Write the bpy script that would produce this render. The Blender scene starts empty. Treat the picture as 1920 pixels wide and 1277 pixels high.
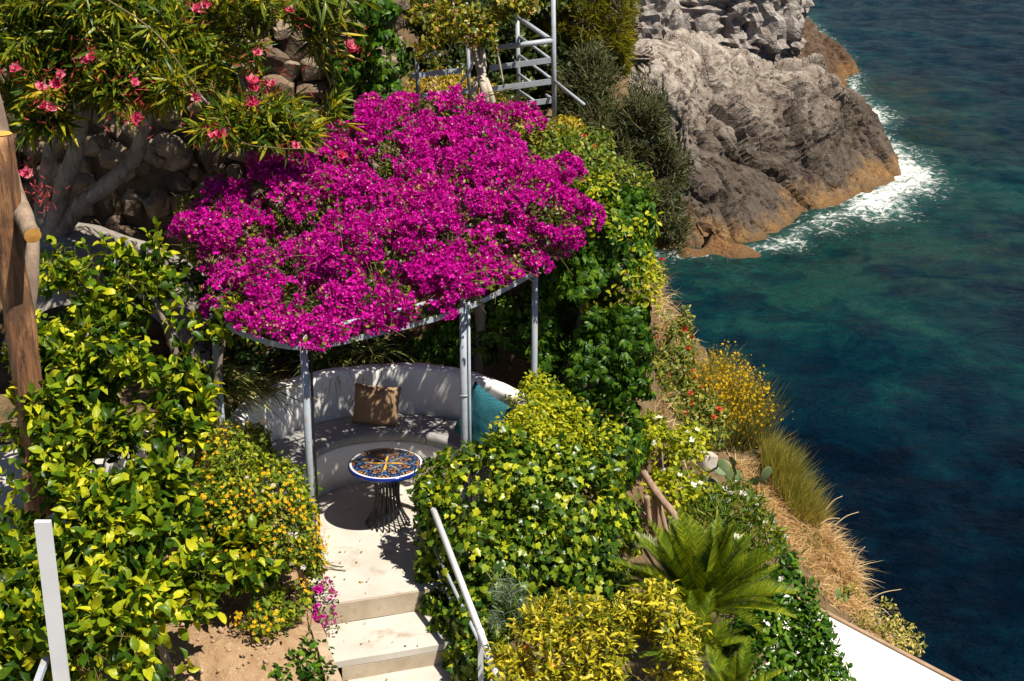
import bpy, math, random
import numpy as np
from mathutils import Matrix, Vector

random.seed(7)
RNG = np.random.default_rng(11)
scene = bpy.context.scene
col = scene.collection

# ------------------------------------------------------------------ camera
FPX, W0, H0 = 2900.0, 1920.0, 1277.0
CAMZ, PITCH = 6.26, math.radians(20.5)
cam_d = bpy.data.cameras.new('camera')
cam_d.sensor_width = 36.0
cam_d.lens = 36.0 * FPX / W0
cam_d.clip_start, cam_d.clip_end = 0.1, 9000.0
cam = bpy.data.objects.new('camera', cam_d)
col.objects.link(cam)
cam.location = (0, 0, CAMZ)
cam.rotation_euler = (math.radians(90) - PITCH, 0, 0)
scene.camera = cam
# ------------------------------------------------------------------ sky and sun
SUN = np.array([0.44, -0.34, 1.0]); SUN /= np.linalg.norm(SUN)
world = bpy.data.worlds.new('World'); scene.world = world
world.use_nodes = True
wn = world.node_tree.nodes; wl = world.node_tree.links
sky = wn.new('ShaderNodeTexSky'); sky.sky_type = 'NISHITA'; sky.sun_disc = False
sky.sun_elevation = math.asin(SUN[2]); sky.sun_rotation = math.atan2(SUN[0], SUN[1])
sky.air_density = 0.7; sky.dust_density = 0.3; sky.ozone_density = 1.5
wn['Background'].inputs['Strength'].default_value = 0.05
wl.new(sky.outputs[0], wn['Background'].inputs['Color'])
sun_d = bpy.data.lights.new('sun', 'SUN'); sun_d.energy = 5.0; sun_d.angle = math.radians(0.53)
sun_d.color = (1.0, 0.93, 0.80)
sun_o = bpy.data.objects.new('sun', sun_d); col.objects.link(sun_o)
sun_o.rotation_euler = Vector(SUN).to_track_quat('Z', 'Y').to_euler()
sun_o.location = (10, -8, 30)
scene.view_settings.view_transform = 'Standard'
scene.view_settings.look = 'None'
scene.view_settings.exposure = 0.75
scene.view_settings.gamma = 1.0
scene.view_settings.use_curve_mapping = False
try:
    scene.cycles.max_bounces = 6; scene.cycles.transparent_max_bounces = 4
    scene.cycles.diffuse_bounces = 2; scene.cycles.transmission_bounces = 3; scene.cycles.glossy_bounces = 2
except Exception: pass

# ------------------------------------------------------------------ geometry helpers
CP, SP = math.cos(PITCH), math.sin(PITCH)
def ray(px, py):
    a, b = (px - W0 / 2) / FPX, (H0 / 2 - py) / FPX
    return np.array([a, CP + b * SP, -SP + b * CP])
def P(px, py, y=None, z=None):
    """the place seen at a picture point, at a known distance north (y) or height (z)"""
    r = ray(px, py)
    t = y / r[1] if y is not None else (z - CAMZ) / r[2]
    return np.array([0, 0, CAMZ]) + r * t
def depth(p):
    p = np.asarray(p); return p[..., 1] * CP + (CAMZ - p[..., 2]) * SP
def proj(p):
    p = np.asarray(p, float); d = depth(p)
    v = p[..., 1] * SP + (p[..., 2] - CAMZ) * CP
    return np.stack([W0 / 2 + FPX * p[..., 0] / d, H0 / 2 - FPX * v / d], -1), d
def nrm(v):
    v = np.asarray(v, float); return v / np.maximum(np.linalg.norm(v, axis=-1, keepdims=True), 1e-9)
def unit_rand(n, rng=RNG): return nrm(rng.normal(size=(n, 3)))

def _hash(i, j, k, s):
    i, j, k = np.atleast_1d(i), np.atleast_1d(j), np.atleast_1d(k)
    h = (i.astype(np.uint32) * np.uint32(374761393) + j.astype(np.uint32) * np.uint32(668265263)
         + k.astype(np.uint32) * np.uint32(2147483647 - 1274126177) + np.uint32(s * 7919 + 13))
    h = (h ^ (h >> np.uint32(13))) * np.uint32(1274126177)
    h = (h ^ (h >> np.uint32(16))) * np.uint32(2246822519)
    return ((h ^ (h >> np.uint32(15))) & np.uint32(0xFFFFFF)).astype(float) / 0xFFFFFF
def vnoise(p, s=0):
    p = np.asarray(p, float); f = np.floor(p); u = p - f; i = f.astype(np.int64)
    u = u * u * u * (u * (u * 6 - 15) + 10)
    out = 0; sc = p.ndim == 1
    for a in (0, 1):
        wa = u[..., 0] if a else 1 - u[..., 0]
        for b in (0, 1):
            wb = u[..., 1] if b else 1 - u[..., 1]
            for c in (0, 1):
                wc = u[..., 2] if c else 1 - u[..., 2]
                out = out + wa * wb * wc * _hash(i[..., 0] + a, i[..., 1] + b, i[..., 2] + c, s)
    out = out * 2 - 1
    return out[0] if sc else out
def fbm(p, o=4, s=0, lac=2.03, gain=0.5):
    t = 0; a = 1.0; q = np.asarray(p, float)
    for k in range(o):
        t = t + a * vnoise(q, s + k); q = q * lac + 3.7; a *= gain
    return t
def ridged(p, o=4, s=0):
    t = 0; a = 1.0; q = np.asarray(p, float)
    for k in range(o):
        t = t + a * (1 - 2 * np.abs(vnoise(q, s + k))); q = q * 2.07 + 1.3; a *= 0.5
    return t
def worley(p, s=0):
    """F1, F2 of a jittered grid, and a random number per cell"""
    p = np.asarray(p, float); f = np.floor(p).astype(np.int64)
    f1 = np.full(p.shape[:-1], 9.0); f2 = np.full(p.shape[:-1], 9.0); cid = np.zeros(p.shape[:-1])
    for a in (-1, 0, 1):
        for b in (-1, 0, 1):
            for c in (-1, 0, 1):
                i, j, k = f[..., 0] + a, f[..., 1] + b, f[..., 2] + c
                q = np.stack([i + _hash(i, j, k, s), j + _hash(i, j, k, s + 1), k + _hash(i, j, k, s + 2)], -1)
                d = np.linalg.norm(q - p, axis=-1)
                f2 = np.minimum(f2, np.maximum(f1, d)); cid = np.where(d < f1, _hash(i, j, k, s + 5), cid); f1 = np.minimum(f1, d)
    return f1, f2, cid

def mk_mesh(name, V, F, mat, smooth=True):
    """V (n,3); F (m,3) or (m,4) index array, or a list of mixed polygons"""
    me = bpy.data.meshes.new(name)
    V = np.ascontiguousarray(V, np.float32)
    if isinstance(F, list):
        me.from_pydata([tuple(v) for v in V], [], [tuple(int(i) for i in f) for f in F])
    else:
        F = np.ascontiguousarray(F, np.int32); m, k = F.shape
        me.vertices.add(len(V)); me.vertices.foreach_set('co', V.ravel())
        me.loops.add(m * k); me.loops.foreach_set('vertex_index', F.ravel())
        me.polygons.add(m); me.polygons.foreach_set('loop_start', np.arange(0, m * k, k, dtype=np.int32))
        me.polygons.foreach_set('loop_total', np.full(m, k, np.int32))
    me.polygons.foreach_set('use_smooth', np.full(len(me.polygons), smooth, bool))
    me.update(calc_edges=True)
    if mat is not None: me.materials.append(mat)
    return me
def link(name, data, parent=None, loc=None):
    o = bpy.data.objects.new(name, data); col.objects.link(o)
    if parent is not None: o.parent = parent
    if loc is not None: o.location = loc
    return o
def tag(o, label=None, cat=None, group=None, kind=None):
    if label: o['label'] = label
    if cat: o['category'] = cat
    if group: o['group'] = group
    if kind: o['kind'] = kind
    return o
def empty(name, loc, label, cat, group=None):
    o = link(name, None, None, tuple(float(c) for c in loc)); o.empty_display_size = 0.2
    return tag(o, label, cat, group)
def part(name, V, F, mat, parent, smooth=True, kind=None, label=None):
    """mesh in world coordinates, hung under parent (parents are never rotated)"""
    V = np.asarray(V, float); base = V.mean(0) if len(V) else np.zeros(3)
    o = link(name, mk_mesh(name, V - base, F, mat, smooth), parent)
    pl = base.copy(); q = parent
    while q is not None:
        pl = pl - np.array(q.location); q = q.parent
    o.location = pl
    return tag(o, label, None, None, kind)
def solo(name, V, F, mat, label=None, cat=None, group=None, kind=None, smooth=True):
    V = np.asarray(V, float); base = np.array([V[:, 0].mean(), V[:, 1].mean(), V[:, 2].min()])
    o = link(name, mk_mesh(name, V - base, F, mat, smooth), None, base)
    return tag(o, label, cat, group, kind)
def join(parts):
    Vs, Fs, n = [], [], 0
    for V, F in parts:
        Vs.append(np.asarray(V, float)); Fs.append(np.asarray(F) + n); n += len(V)
    return np.concatenate(Vs), np.concatenate(Fs)
def quad2tri(F):
    F = np.asarray(F); return np.concatenate([F[:, [0, 1, 2]], F[:, [0, 2, 3]]])
def tube(pts, r, k=8, cap=True):
    """tube along a polyline; r scalar or per point. Triangles."""
    pts = np.asarray(pts, float); n = len(pts); r = np.broadcast_to(np.asarray(r, float), (n,))
    T = nrm(np.gradient(pts, axis=0))
    ref = np.array([0, 0, 1.0]) if abs(T[0, 2]) < 0.9 else np.array([1.0, 0, 0])
    N = nrm(np.cross(T[0], ref)); V = []
    for i in range(n):
        N = nrm(N - T[i] * N.dot(T[i])); B = np.cross(T[i], N)
        a = np.linspace(0, 2 * np.pi, k, endpoint=False)
        V.append(pts[i] + r[i] * (np.cos(a)[:, None] * N + np.sin(a)[:, None] * B))
    V = np.concatenate(V); F = []
    for i in range(n - 1):
        for j in range(k):
            a, b = i * k + j, i * k + (j + 1) % k
            F += [(a, b, b + k), (a, b + k, a + k)]
    if cap:
        c0, c1 = len(V), len(V) + 1
        V = np.concatenate([V, pts[:1], pts[-1:]])
        for j in range(k):
            F += [(c0, (j + 1) % k, j), (c1, (n - 1) * k + j, (n - 1) * k + (j + 1) % k)]
    return V, np.array(F)
def spline(pts, n=24):
    """Catmull-Rom through pts"""
    p = np.asarray(pts, float); q = np.concatenate([[2 * p[0] - p[1]], p, [2 * p[-1] - p[-2]]])
    out = []; m = len(p) - 1
    for s in np.linspace(0, m, n):
        i = min(int(s), m - 1); t = s - i; a, b, c, d = q[i:i + 4]
        out.append(0.5 * (2 * b + (c - a) * t + (2 * a - 5 * b + 4 * c - d) * t * t + (3 * b - a - 3 * c + d) * t ** 3))
    return np.array(out)
def box(c, s, rz=0.0, tilt=None):
    x, y, z = np.array(s) / 2
    V = np.array([(-x, -y, -z), (x, -y, -z), (x, y, -z), (-x, y, -z), (-x, -y, z), (x, -y, z), (x, y, z), (-x, y, z)])
    if tilt is not None: V = V @ np.array(tilt).T
    ca, sa = math.cos(rz), math.sin(rz)
    V = V @ np.array([[ca, sa, 0], [-sa, ca, 0], [0, 0, 1]])
    F = np.array([(0, 3, 2, 1), (4, 5, 6, 7), (0, 1, 5, 4), (1, 2, 6, 5), (2, 3, 7, 6), (3, 0, 4, 7)])
    return V + np.array(c), quad2tri(F)
def bar(a, b, w, h, up=(0, 0, 1)):
    """rectangular bar from a to b"""
    a, b = np.asarray(a, float), np.asarray(b, float)
    t = nrm(b - a); s = nrm(np.cross(t, up)); u = np.cross(s, t)
    V = np.array([p + s * i * w / 2 + u * j * h / 2 for p in (a, b) for i, j in ((-1, -1), (1, -1), (1, 1), (-1, 1))])
    F = np.array([(0, 1, 2, 3), (7, 6, 5, 4), (0, 4, 5, 1), (1, 5, 6, 2), (2, 6, 7, 3), (3, 7, 4, 0)])
    return V, quad2tri(F)
def grid(nu, nv, closed_u=False):
    i, j = np.meshgrid(np.arange(nu - (0 if closed_u else 1)), np.arange(nv - 1), indexing='ij')
    a = i * nv + j; b = ((i + 1) % nu) * nv + j
    return np.stack([a, b, b + 1, a + 1], -1).reshape(-1, 4)
def icos(sub=2):
    import bmesh
    bm = bmesh.new(); bmesh.ops.create_icosphere(bm, subdivisions=sub, radius=1.0)
    bm.verts.ensure_lookup_table()
    V = np.array([v.co[:] for v in bm.verts]); F = np.array([[v.index for v in f.verts] for f in bm.faces]); bm.free()
    return V, F
ICO1, ICO2, ICO3, ICO4 = icos(1), icos(2), icos(3), icos(4)

# ------------------------------------------------------------------ materials
def nodes(name):
    m = bpy.data.materials.new(name); m.use_nodes = True
    nt = m.node_tree; return m, nt, nt.nodes, nt.links, nt.nodes['Principled BSDF']
def setin(nt, n, k, v):
    if hasattr(v, 'is_output'): nt.links.new(v, n.inputs[k])
    else:
        s = n.inputs[k]
        if hasattr(s.default_value, '__len__') and len(s.default_value) == 4 and len(v) == 3: v = tuple(v) + (1,)
        s.default_value = v
def N(nt, typ, ins=None, **props):
    n = nt.nodes.new(typ)
    for k, v in props.items(): setattr(n, k, v)
    for k, v in (ins or {}).items(): setin(nt, n, k, v)
    return n
def M_(nt, op, a, b=0.0, c=0.0, clamp=False):
    n = N(nt, 'ShaderNodeMath', {0: a, 1: b, 2: c}, operation=op, use_clamp=clamp); return n.outputs[0]
def ramp(nt, fac, stops, interp='LINEAR'):
    n = nt.nodes.new('ShaderNodeValToRGB'); cr = n.color_ramp; cr.interpolation = interp
    while len(cr.elements) < len(stops): cr.elements.new(0.5)
    for e, (p, c) in zip(cr.elements, stops):
        e.position = p; e.color = tuple(c) + (1,) if hasattr(c, '__len__') else (c, c, c, 1)
    nt.links.new(fac, n.inputs[0]); return n.outputs[0]
def mix(nt, fac, a, b, blend='MIX'):
    n = N(nt, 'ShaderNodeMix', None, data_type='RGBA', blend_type=blend)
    setin(nt, n, 0, fac); setin(nt, n, 6, a); setin(nt, n, 7, b); return n.outputs[2]
def noise(nt, scale, detail=4, rough=0.55, vec=None, dist=0.0, out=0):
    n = N(nt, 'ShaderNodeTexNoise', {'Scale': scale, 'Detail': detail, 'Roughness': rough, 'Distortion': dist})
    if vec is not None: nt.links.new(vec, n.inputs['Vector'])
    return n.outputs[out]
def bump(nt, bs, h, strength=0.3, dist=0.02):
    b = N(nt, 'ShaderNodeBump', {'Height': h, 'Strength': strength, 'Distance': dist}); nt.links.new(b.outputs[0], bs.inputs['Normal'])
def leafmat(name, stops, transl=0.35, rough=0.38, spec=0.5, tint=(1.15, 1.1, 0.5), patch=0.35, patch_scale=1.6, tcol=None):
    m, nt, nn, ll, bs = nodes(name)
    geo = N(nt, 'ShaderNodeNewGeometry'); oi = N(nt, 'ShaderNodeObjectInfo')
    r = M_(nt, 'FRACT', M_(nt, 'ADD', geo.outputs['Random Per Island'], oi.outputs['Random']))
    nz = noise(nt, patch_scale, 2, 0.5, geo.outputs['Position'])
    r2 = M_(nt, 'ADD', r, M_(nt, 'MULTIPLY', M_(nt, 'SUBTRACT', nz, 0.5), patch * 2), clamp=True)
    c = ramp(nt, r2, stops)
    fine = noise(nt, 60, 2, 0.5, geo.outputs['Position'])
    c = mix(nt, 1.0, c, ramp(nt, fine, [(0.3, 0.8), (0.7, 1.15)]), 'MULTIPLY')
    setin(nt, bs, 'Base Color', c); bs.inputs['Roughness'].default_value = rough
    bs.inputs['Specular IOR Level'].default_value = spec * .6
    tr = nn.new('ShaderNodeBsdfTranslucent')
    ll.new(mix(nt, 1.0, c, tint, 'MULTIPLY'), tr.inputs['Color'])
    ms = nn.new('ShaderNodeMixShader'); ms.inputs[0].default_value = transl
    ll.new(bs.outputs[0], ms.inputs[1]); ll.new(tr.outputs[0], ms.inputs[2])
    ll.new(ms.outputs[0], nn['Material Output'].inputs['Surface'])
    return m
def plain(name, c1, c2=None, scale=8.0, rough=0.6, spec=0.4, bmp=0.2, bscale=40.0, bdist=0.01, metal=0.0, stretch=None, stain=None):
    m, nt, nn, ll, bs = nodes(name)
    geo = N(nt, 'ShaderNodeNewGeometry'); vec = geo.outputs['Position']
    if stretch is not None:
        mp = N(nt, 'ShaderNodeMapping', {'Scale': stretch}); ll.new(vec, mp.inputs['Vector']); vec = mp.outputs[0]
    if c2 is not None:
        c = mix(nt, ramp(nt, noise(nt, scale, 5, 0.6, vec), [(0.35, 0.0), (0.65, 1.0)]), c1, c2)
        if stain is not None:
            c = mix(nt, ramp(nt, noise(nt, stain[1], 6, 0.65, vec), [(0.56, 0.0), (0.7, 1.0)]), c, stain[0])
        setin(nt, bs, 'Base Color', c)
    else: setin(nt, bs, 'Base Color', c1)
    bs.inputs['Roughness'].default_value = rough; bs.inputs['Specular IOR Level'].default_value = spec
    bs.inputs['Metallic'].default_value = metal
    if bmp: bump(nt, bs, noise(nt, bscale, 5, 0.6, vec), bmp, bdist)
    return m

# ------------------------------------------------------------------ foliage helpers
def leaf_tpl(ys, ws, fold=0.25, curl=0.25, wave=0.0, twist=0.0):
    """leaf blade of length 1 along +Y, upper side +Z: midrib and two edges, folded and curled"""
    V, F = [], []
    for i, (y, w) in enumerate(zip(ys, ws)):
        z = -curl * y * y; k = fold * w; wv = wave * math.sin(i * 2.3) * w
        for s in (-1, 0, 1):
            a = twist * y; x = s * w; zz = z + (k if s else 0) + s * wv
            V.append((x * math.cos(a) - (zz - z) * math.sin(a), y - 0.12 * curl * y * y, z + x * math.sin(a) + (zz - z) * math.cos(a)))
    for i in range(len(ys) - 1):
        a, b = i * 3, i * 3 + 3
        for s in (0, 1):
            if ws[i] > 0.012: F.append((a + s, a + s + 1, b + s + 1) if ws[i + 1] <= 0.012 else (a + s, a + s + 1, b + s + 1))
            if ws[i + 1] > 0.012: F.append((a + s, b + s + 1, b + s))
    return np.array(V), np.array(F)
def fan_tpl(outline, dome=0.1, droop=0.15):
    o = np.array(outline, float); c = np.array([[0, 0.35]])
    V = np.concatenate([c, o]); z = -droop * (V[:, 1] ** 2) - dome * np.abs(V[:, 0]) ** 2 * 2
    z[0] += 0.04
    n = len(o); F = [(0, 1 + i, 1 + (i + 1) % n) for i in range(n)]
    return np.concatenate([V, z[:, None]], 1), np.array(F)
def rotm(ax, a):
    ax = nrm(np.asarray(ax, float)); c, s = math.cos(a), math.sin(a); x, y, z = ax
    return np.array([[c + x * x * (1 - c), x * y * (1 - c) - z * s, x * z * (1 - c) + y * s],
                     [y * x * (1 - c) + z * s, c + y * y * (1 - c), y * z * (1 - c) - x * s],
                     [z * x * (1 - c) - y * s, z * y * (1 - c) + x * s, c + z * z * (1 - c)]])
def xf(t, R=None, s=1.0, p=(0, 0, 0)):
    V, F = t; V = V * s
    if R is not None: V = V @ np.asarray(R).T
    return V + np.array(p), F
LEMON = [leaf_tpl([0, .14, .36, .62, .84, 1], [.015, .16, .27, .27, .15, 0], f, c, w, t)
         for f, c, w, t in ((.35, .25, .16, .2), (.6, .5, -.2, -.4), (.2, .75, .2, .5), (.45, -.15, .12, -.5), (.9, .3, .1, .2))]
OVAL = [leaf_tpl([0, .25, .65, 1], [.015, .22, .24, 0], f, c) for f, c in ((.3, .2), (.15, .45), (.4, 0))]
NARROW = [leaf_tpl([0, .25, .65, 1], [.012, .15, .16, 0], f, c, .1, t) for f, c, t in ((.4, .3, .3), (.2, .6, -.4), (.6, 0, .2))]
LANCE = [leaf_tpl([0, .3, .7, 1], [.008, .062, .055, 0], f, c, 0, t) for f, c, t in ((.3, .15, .2), (.2, .5, -.3), (.4, -.1, .4))]
IVY = [fan_tpl([(0, 0), (.2, -.12), (.42, .05), (.36, .3), (.5, .5), (.26, .58), (0, 1), (-.26, .58), (-.5, .5), (-.36, .3), (-.42, .05), (-.2, -.12)], d, g)
       for d, g in ((.15, .2), (-.15, .3), (.35, .1))]
def palmate(n, spread, size, droop, rng):
    ps = []
    for i in range(n):
        a = (i - (n - 1) / 2) * spread
        t = leaf_tpl([0, .3, .68, 1], [.02, .17, .17, 0], .25, droop + rng.uniform(-.1, .15))
        ps.append(xf(t, rotm((0, 0, 1), -a), size * (1 - .28 * abs(a) / 1.6)))
    return join(ps)
_r = np.random.default_rng(3)
CREEPER = [palmate(5, .62, .8, .35, _r), palmate(5, .55, .8, .6, _r), palmate(3, .8, .85, .4, _r)]
def flower_tpl(petals, w, tilt, size=1.0, cup=0.2, jitter=0.0, rng=_r):
    ps = []
    for i in range(petals):
        a = i * 2 * math.pi / petals + rng.uniform(-jitter, jitter)
        V = np.array([(0, 0, 0), (w, .55, cup * .3), (0, 1.0, cup), (-w, .55, cup * .3), (0, .5, -.04)])
        F = np.array([(0, 1, 4), (1, 2, 4), (2, 3, 4), (3, 0, 4)])
        ps.append(xf((V, F), rotm((0, 0, 1), a) @ rotm((1, 0, 0), tilt + rng.uniform(-jitter, jitter)), size))
    return join(ps)
BRACT = [flower_tpl(3, .42, t, 1, .1, .25) for t in (.55, .8, .35, 1.0)]
def cluster_tpl(base, n, spread, rng):
    ps = []
    for i in range(n):
        d = nrm(rng.normal(size=3) + (0, 0, 1.0)); t = nrm(np.cross(d, rng.normal(size=3)))
        R = np.stack([np.cross(t, d), t, d], 1)
        ps.append(xf(base[i % len(base)], R, rng.uniform(.8, 1.2), d * spread * rng.uniform(.4, 1)))
    return join(ps)
BCLUST = [cluster_tpl(BRACT, 4, .85, _r) for _ in range(4)]
DOUBLE = [join([flower_tpl(6, .38, .25, 1, .3, .3), flower_tpl(5, .35, .7, .72, .35, .4), flower_tpl(3, .3, 1.1, .5, .2, .4)]) for _ in range(3)]
LHEAD = [join([flower_tpl(7, .26, .15, 1, .05, .2), flower_tpl(5, .3, .7, .65, .05, .3)]) for _ in range(3)]
SMALLF = [flower_tpl(4, .4, .3, 1, .1, .3) for _ in range(2)]

def frames(axis, normal):
    """rotation matrices with columns X, Y(axis), Z(normal made square to axis)"""
    Y = nrm(axis); Z = nrm(normal - Y * (normal * Y).sum(-1, keepdims=True)); X = np.cross(Y, Z)
    return np.stack([X, Y, Z], -1)
def expand(tpls, pos, R, s, var):
    Vs, Fs, n = [], [], 0
    for k, (V, F) in enumerate(tpls):
        i = np.nonzero(var == k)[0]
        if not len(i): continue
        v = pos[i, None, :] + np.einsum('nij,vj->nvi', R[i] * s[i, None, None], V)
        f = F[None] + (np.arange(len(i)) * len(V))[:, None, None] + n
        Vs.append(v.reshape(-1, 3)); Fs.append(f.reshape(-1, 3)); n += len(i) * len(V)
    return np.concatenate(Vs), np.concatenate(Fs)
def pick_front(pos, s, n, cell=9.0):
    """the n pieces that show largest and nearest from where the picture was taken"""
    uv, d = proj(pos); ok = (uv[:, 0] > -20) & (uv[:, 0] < W0 + 20) & (uv[:, 1] > -20) & (uv[:, 1] < H0 + 20)
    key = (uv[:, 0] // cell).astype(int) * 4096 + (uv[:, 1] // cell).astype(int)
    order = np.argsort(d); seen = set(); out = []
    for i in order:
        if ok[i] and key[i] not in seen: seen.add(key[i]); out.append(i)
    out = np.array(out, int)
    if len(out) > n: out = out[np.argsort(-(s[out] / d[out]))[:n]]
    return out
_tplmesh = {}
def pieces(root, name, tpls, pos, R, s, mat, n_single=300, rest='foliage', cell=9.0, rng=RNG):
    """the nearest pieces as single parts that share mesh data; the rest joined in one part"""
    if not len(pos): return
    var = rng.integers(0, len(tpls), len(pos))
    sel = pick_front(pos, s, n_single, cell) if n_single else np.zeros(0, int)
    base = np.array(root.location)
    for i in sel:
        k = (id(tpls), int(var[i]), mat.name)
        if k not in _tplmesh: _tplmesh[k] = mk_mesh(name, tpls[var[i]][0], tpls[var[i]][1], mat)
        o = link(name, _tplmesh[k], root)
        m = np.eye(4); m[:3, :3] = R[i] * s[i]; m[:3, 3] = pos[i] - base
        o.matrix_basis = Matrix(m.tolist())
    msk = np.ones(len(pos), bool); msk[sel] = False
    if msk.any():
        V, F = expand(tpls, pos[msk], R[msk], s[msk], var[msk])
        part(rest, V, F, mat, root, True, 'stuff')
def blob(px, py, y, rpx, rpy, ry):
    c = P(px, py, y=y); d = float(depth(c)); return np.array([*c, rpx / FPX * d, ry, rpy / FPX * d])
def sample(blobs, n, shell=(0.78, 1.04), amp=0.22, freq=2.0, gap=None, back=0.3, low=-0.75, rng=RNG, seed=5):
    """points on the lumpy skin of a union of ellipsoids, with outward normals"""
    B = np.array(blobs); a = (B[:, 3] * B[:, 4] + B[:, 3] * B[:, 5] + B[:, 4] * B[:, 5]); a = a / a.sum()
    outp, outn = [], []; got = 0
    for _ in range(12):
        m = int(n * 1.8); k = rng.choice(len(B), m, p=a); d = unit_rand(m, rng)
        p0 = B[k, :3] + d * B[k, 3:]
        f = rng.uniform(shell[0], shell[1], m) * (1 + amp * fbm(p0 * freq, 3, seed))
        p = B[k, :3] + d * B[k, 3:] * f[:, None]
        nm = nrm(d / B[k, 3:])
        ok = nm[:, 2] > low
        rm = np.full(m, 9.0)
        for bi, b in enumerate(B):
            r_ = (((p - b[:3]) / b[3:]) ** 2).sum(1); r_[k == bi] = 81; rm = np.minimum(rm, r_)
        ok &= rm > 0.52
        tc = nrm(np.array([0, 0, CAMZ]) - p); face = (nm * tc).sum(1)
        ok &= (face > -0.25) | (rng.random(m) < back)
        if gap is not None: ok &= fbm(p * gap[0], 2, seed + 9) > gap[1]
        outp.append(p[ok]); outn.append(nm[ok]); got += ok.sum()
        if got >= n: break
    return np.concatenate(outp)[:n], np.concatenate(outn)[:n]
def clumps(blobs, n, r, flat=.8, amp=.25, freq=2.5, seed=5, low=-.5, gap=None, rng=RNG):
    """many small rounded heads spread over the skin of the big mass"""
    p, nm = sample(blobs, n, (.80, 1.0), amp, freq, gap, .4, low, rng, seed)
    rr_ = rng.uniform(r[0], r[1], len(p)); return [np.array([*q, a, a, a * flat]) for q, a in zip(p, rr_)]
def lay(pos, nm, up=0.5, rnd=0.6, axis_out=0.3, droop=0.3, rng=RNG):
    """leaf frames: blades face outward and up, tips hang"""
    n = len(pos)
    Z = nrm(nm + np.array([0, 0, up]) + rnd * unit_rand(n, rng))
    Y = nrm(unit_rand(n, rng) + axis_out * nm - np.array([0, 0, droop]))
    return frames(Y, Z)
def shoots(pos, nm, k, length, angle=(0.7, 1.3), up=0.6, rnd=0.4, rng=RNG, droop=0.15):
    """k leaves set spirally round a shoot; returns leaf base points, frames and the shoot lines"""
    n = len(pos); ax = nrm(nm + np.array([0, 0, up]) + rnd * unit_rand(n, rng))
    e1 = nrm(np.cross(ax, unit_rand(n, rng))); e2 = np.cross(ax, e1)
    L = length * rng.uniform(.7, 1.3, n); ps, Rs = [], []
    for i in range(k):
        t = (i + rng.uniform(0, .6, n)) / k; a = i * 2.4 + rng.uniform(-.4, .4, n)
        rad = e1 * np.cos(a)[:, None] + e2 * np.sin(a)[:, None]
        th = angle[1] + (angle[0] - angle[1]) * t
        Y = nrm(ax * np.cos(th)[:, None] + rad * np.sin(th)[:, None] - np.array([0, 0, droop]) + .18 * unit_rand(n, rng))
        Z = ax + .35 * unit_rand(n, rng) + np.array([0, 0, .25])
        ps.append(pos + ax * (L * (t - .6))[:, None]); Rs.append(frames(Y, Z))
    lines = (pos - ax * (L * .9)[:, None], pos + ax * (L * .4)[:, None])
    return np.concatenate(ps), np.concatenate(Rs), lines
def prisms(A, B, r0, r1):
    """three-sided twigs from A to B, all at once"""
    n = len(A); t = nrm(B - A); s = nrm(np.cross(t, np.array([.3, .2, 1.0]))); u = np.cross(t, s)
    V = []
    for P_, r in ((A, r0), (B, r1)):
        for a in (0, 2.09, 4.19): V.append(P_ + (s * math.cos(a) + u * math.sin(a)) * np.reshape(r, (-1, 1)))
    V = np.stack(V, 1).reshape(-1, 3)
    f = np.array([(0, 1, 4), (0, 4, 3), (1, 2, 5), (1, 5, 4), (2, 0, 3), (2, 3, 5)])
    return V, (f[None] + (np.arange(n) * 6)[:, None, None]).reshape(-1, 3)
def strips(base, d, L, w, bend, k=3, face=None, taper=1.0, rng=RNG):
    """flat blades: base (n,3), direction, length (n), width, bend vector (n,3) scaled by L t^2"""
    n = len(base); L = np.broadcast_to(L, (n,)); w = np.broadcast_to(w, (n,))
    side = nrm(np.cross(d, unit_rand(n, rng) if face is None else face)); V = []
    for i in range(k + 1):
        t = i / k; p = base + d * (L * t)[:, None] + bend * (L * t * t)[:, None]
        ww = w * max(1 - taper * t ** 2, 0.04) / 2
        V += [p - side * ww[:, None], p + side * ww[:, None]]
    V = np.stack(V, 1).reshape(-1, 3); f = []
    for i in range(k): a = 2 * i; f += [(a, a + 1, a + 3), (a, a + 3, a + 2)]
    F = (np.array(f)[None] + (np.arange(n) * 2 * (k + 1))[:, None, None]).reshape(-1, 3)
    return V, F
def limbs(root, mat, lines, name='trunk', k=8, wob=0.02):
    for pts, r in lines:
        s = spline(pts, 5 * len(pts)); rr = np.interp(np.linspace(0, 1, len(s)), np.linspace(0, 1, len(r)), r)
        s = s + wob * np.stack([vnoise(s * 3 + 7 * i, 3) for i in range(3)], -1)
        V, F = tube(s, rr * (1 + .15 * vnoise(s * 5, 8)), k); part(name, V, F, mat, root)

# ------------------------------------------------------------------ shared materials
CONC = plain('pale_concrete', (.49, .455, .41), (.42, .385, .335), 3.0, .85, .2, .3, 60, .004, stain=((.33, .28, .22), 4.0))
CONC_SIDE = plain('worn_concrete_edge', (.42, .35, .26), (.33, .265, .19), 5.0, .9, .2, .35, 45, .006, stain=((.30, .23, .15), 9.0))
WHITE = plain('white_limewash', (.82, .80, .78), (.75, .73, .71), 4.0, .85, .2, .25, 30, .006)
METAL = plain('grey_painted_steel', (.34, .38, .43), (.28, .31, .36), 10.0, .5, .5, .12, 80, .002, stain=((.33, .25, .19), 14.0))
SOIL = plain('dry_soil', (.36, .24, .14), (.26, .16, .09), 6.0, .95, .1, .9, 30, .03, stain=((.42, .31, .2), 20.0))
EARTH = plain('hillside_earth', (.19, .13, .07), (.11, .075, .04), 2.5, .95, .1, 1.0, 14, .06, stain=((.06, .055, .02), 3.0))
BARK = plain('grey_bark', (.22, .18, .15), (.13, .10, .08), 9.0, .9, .2, .8, 30, .02, stretch=(1, 1, .25))
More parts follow.
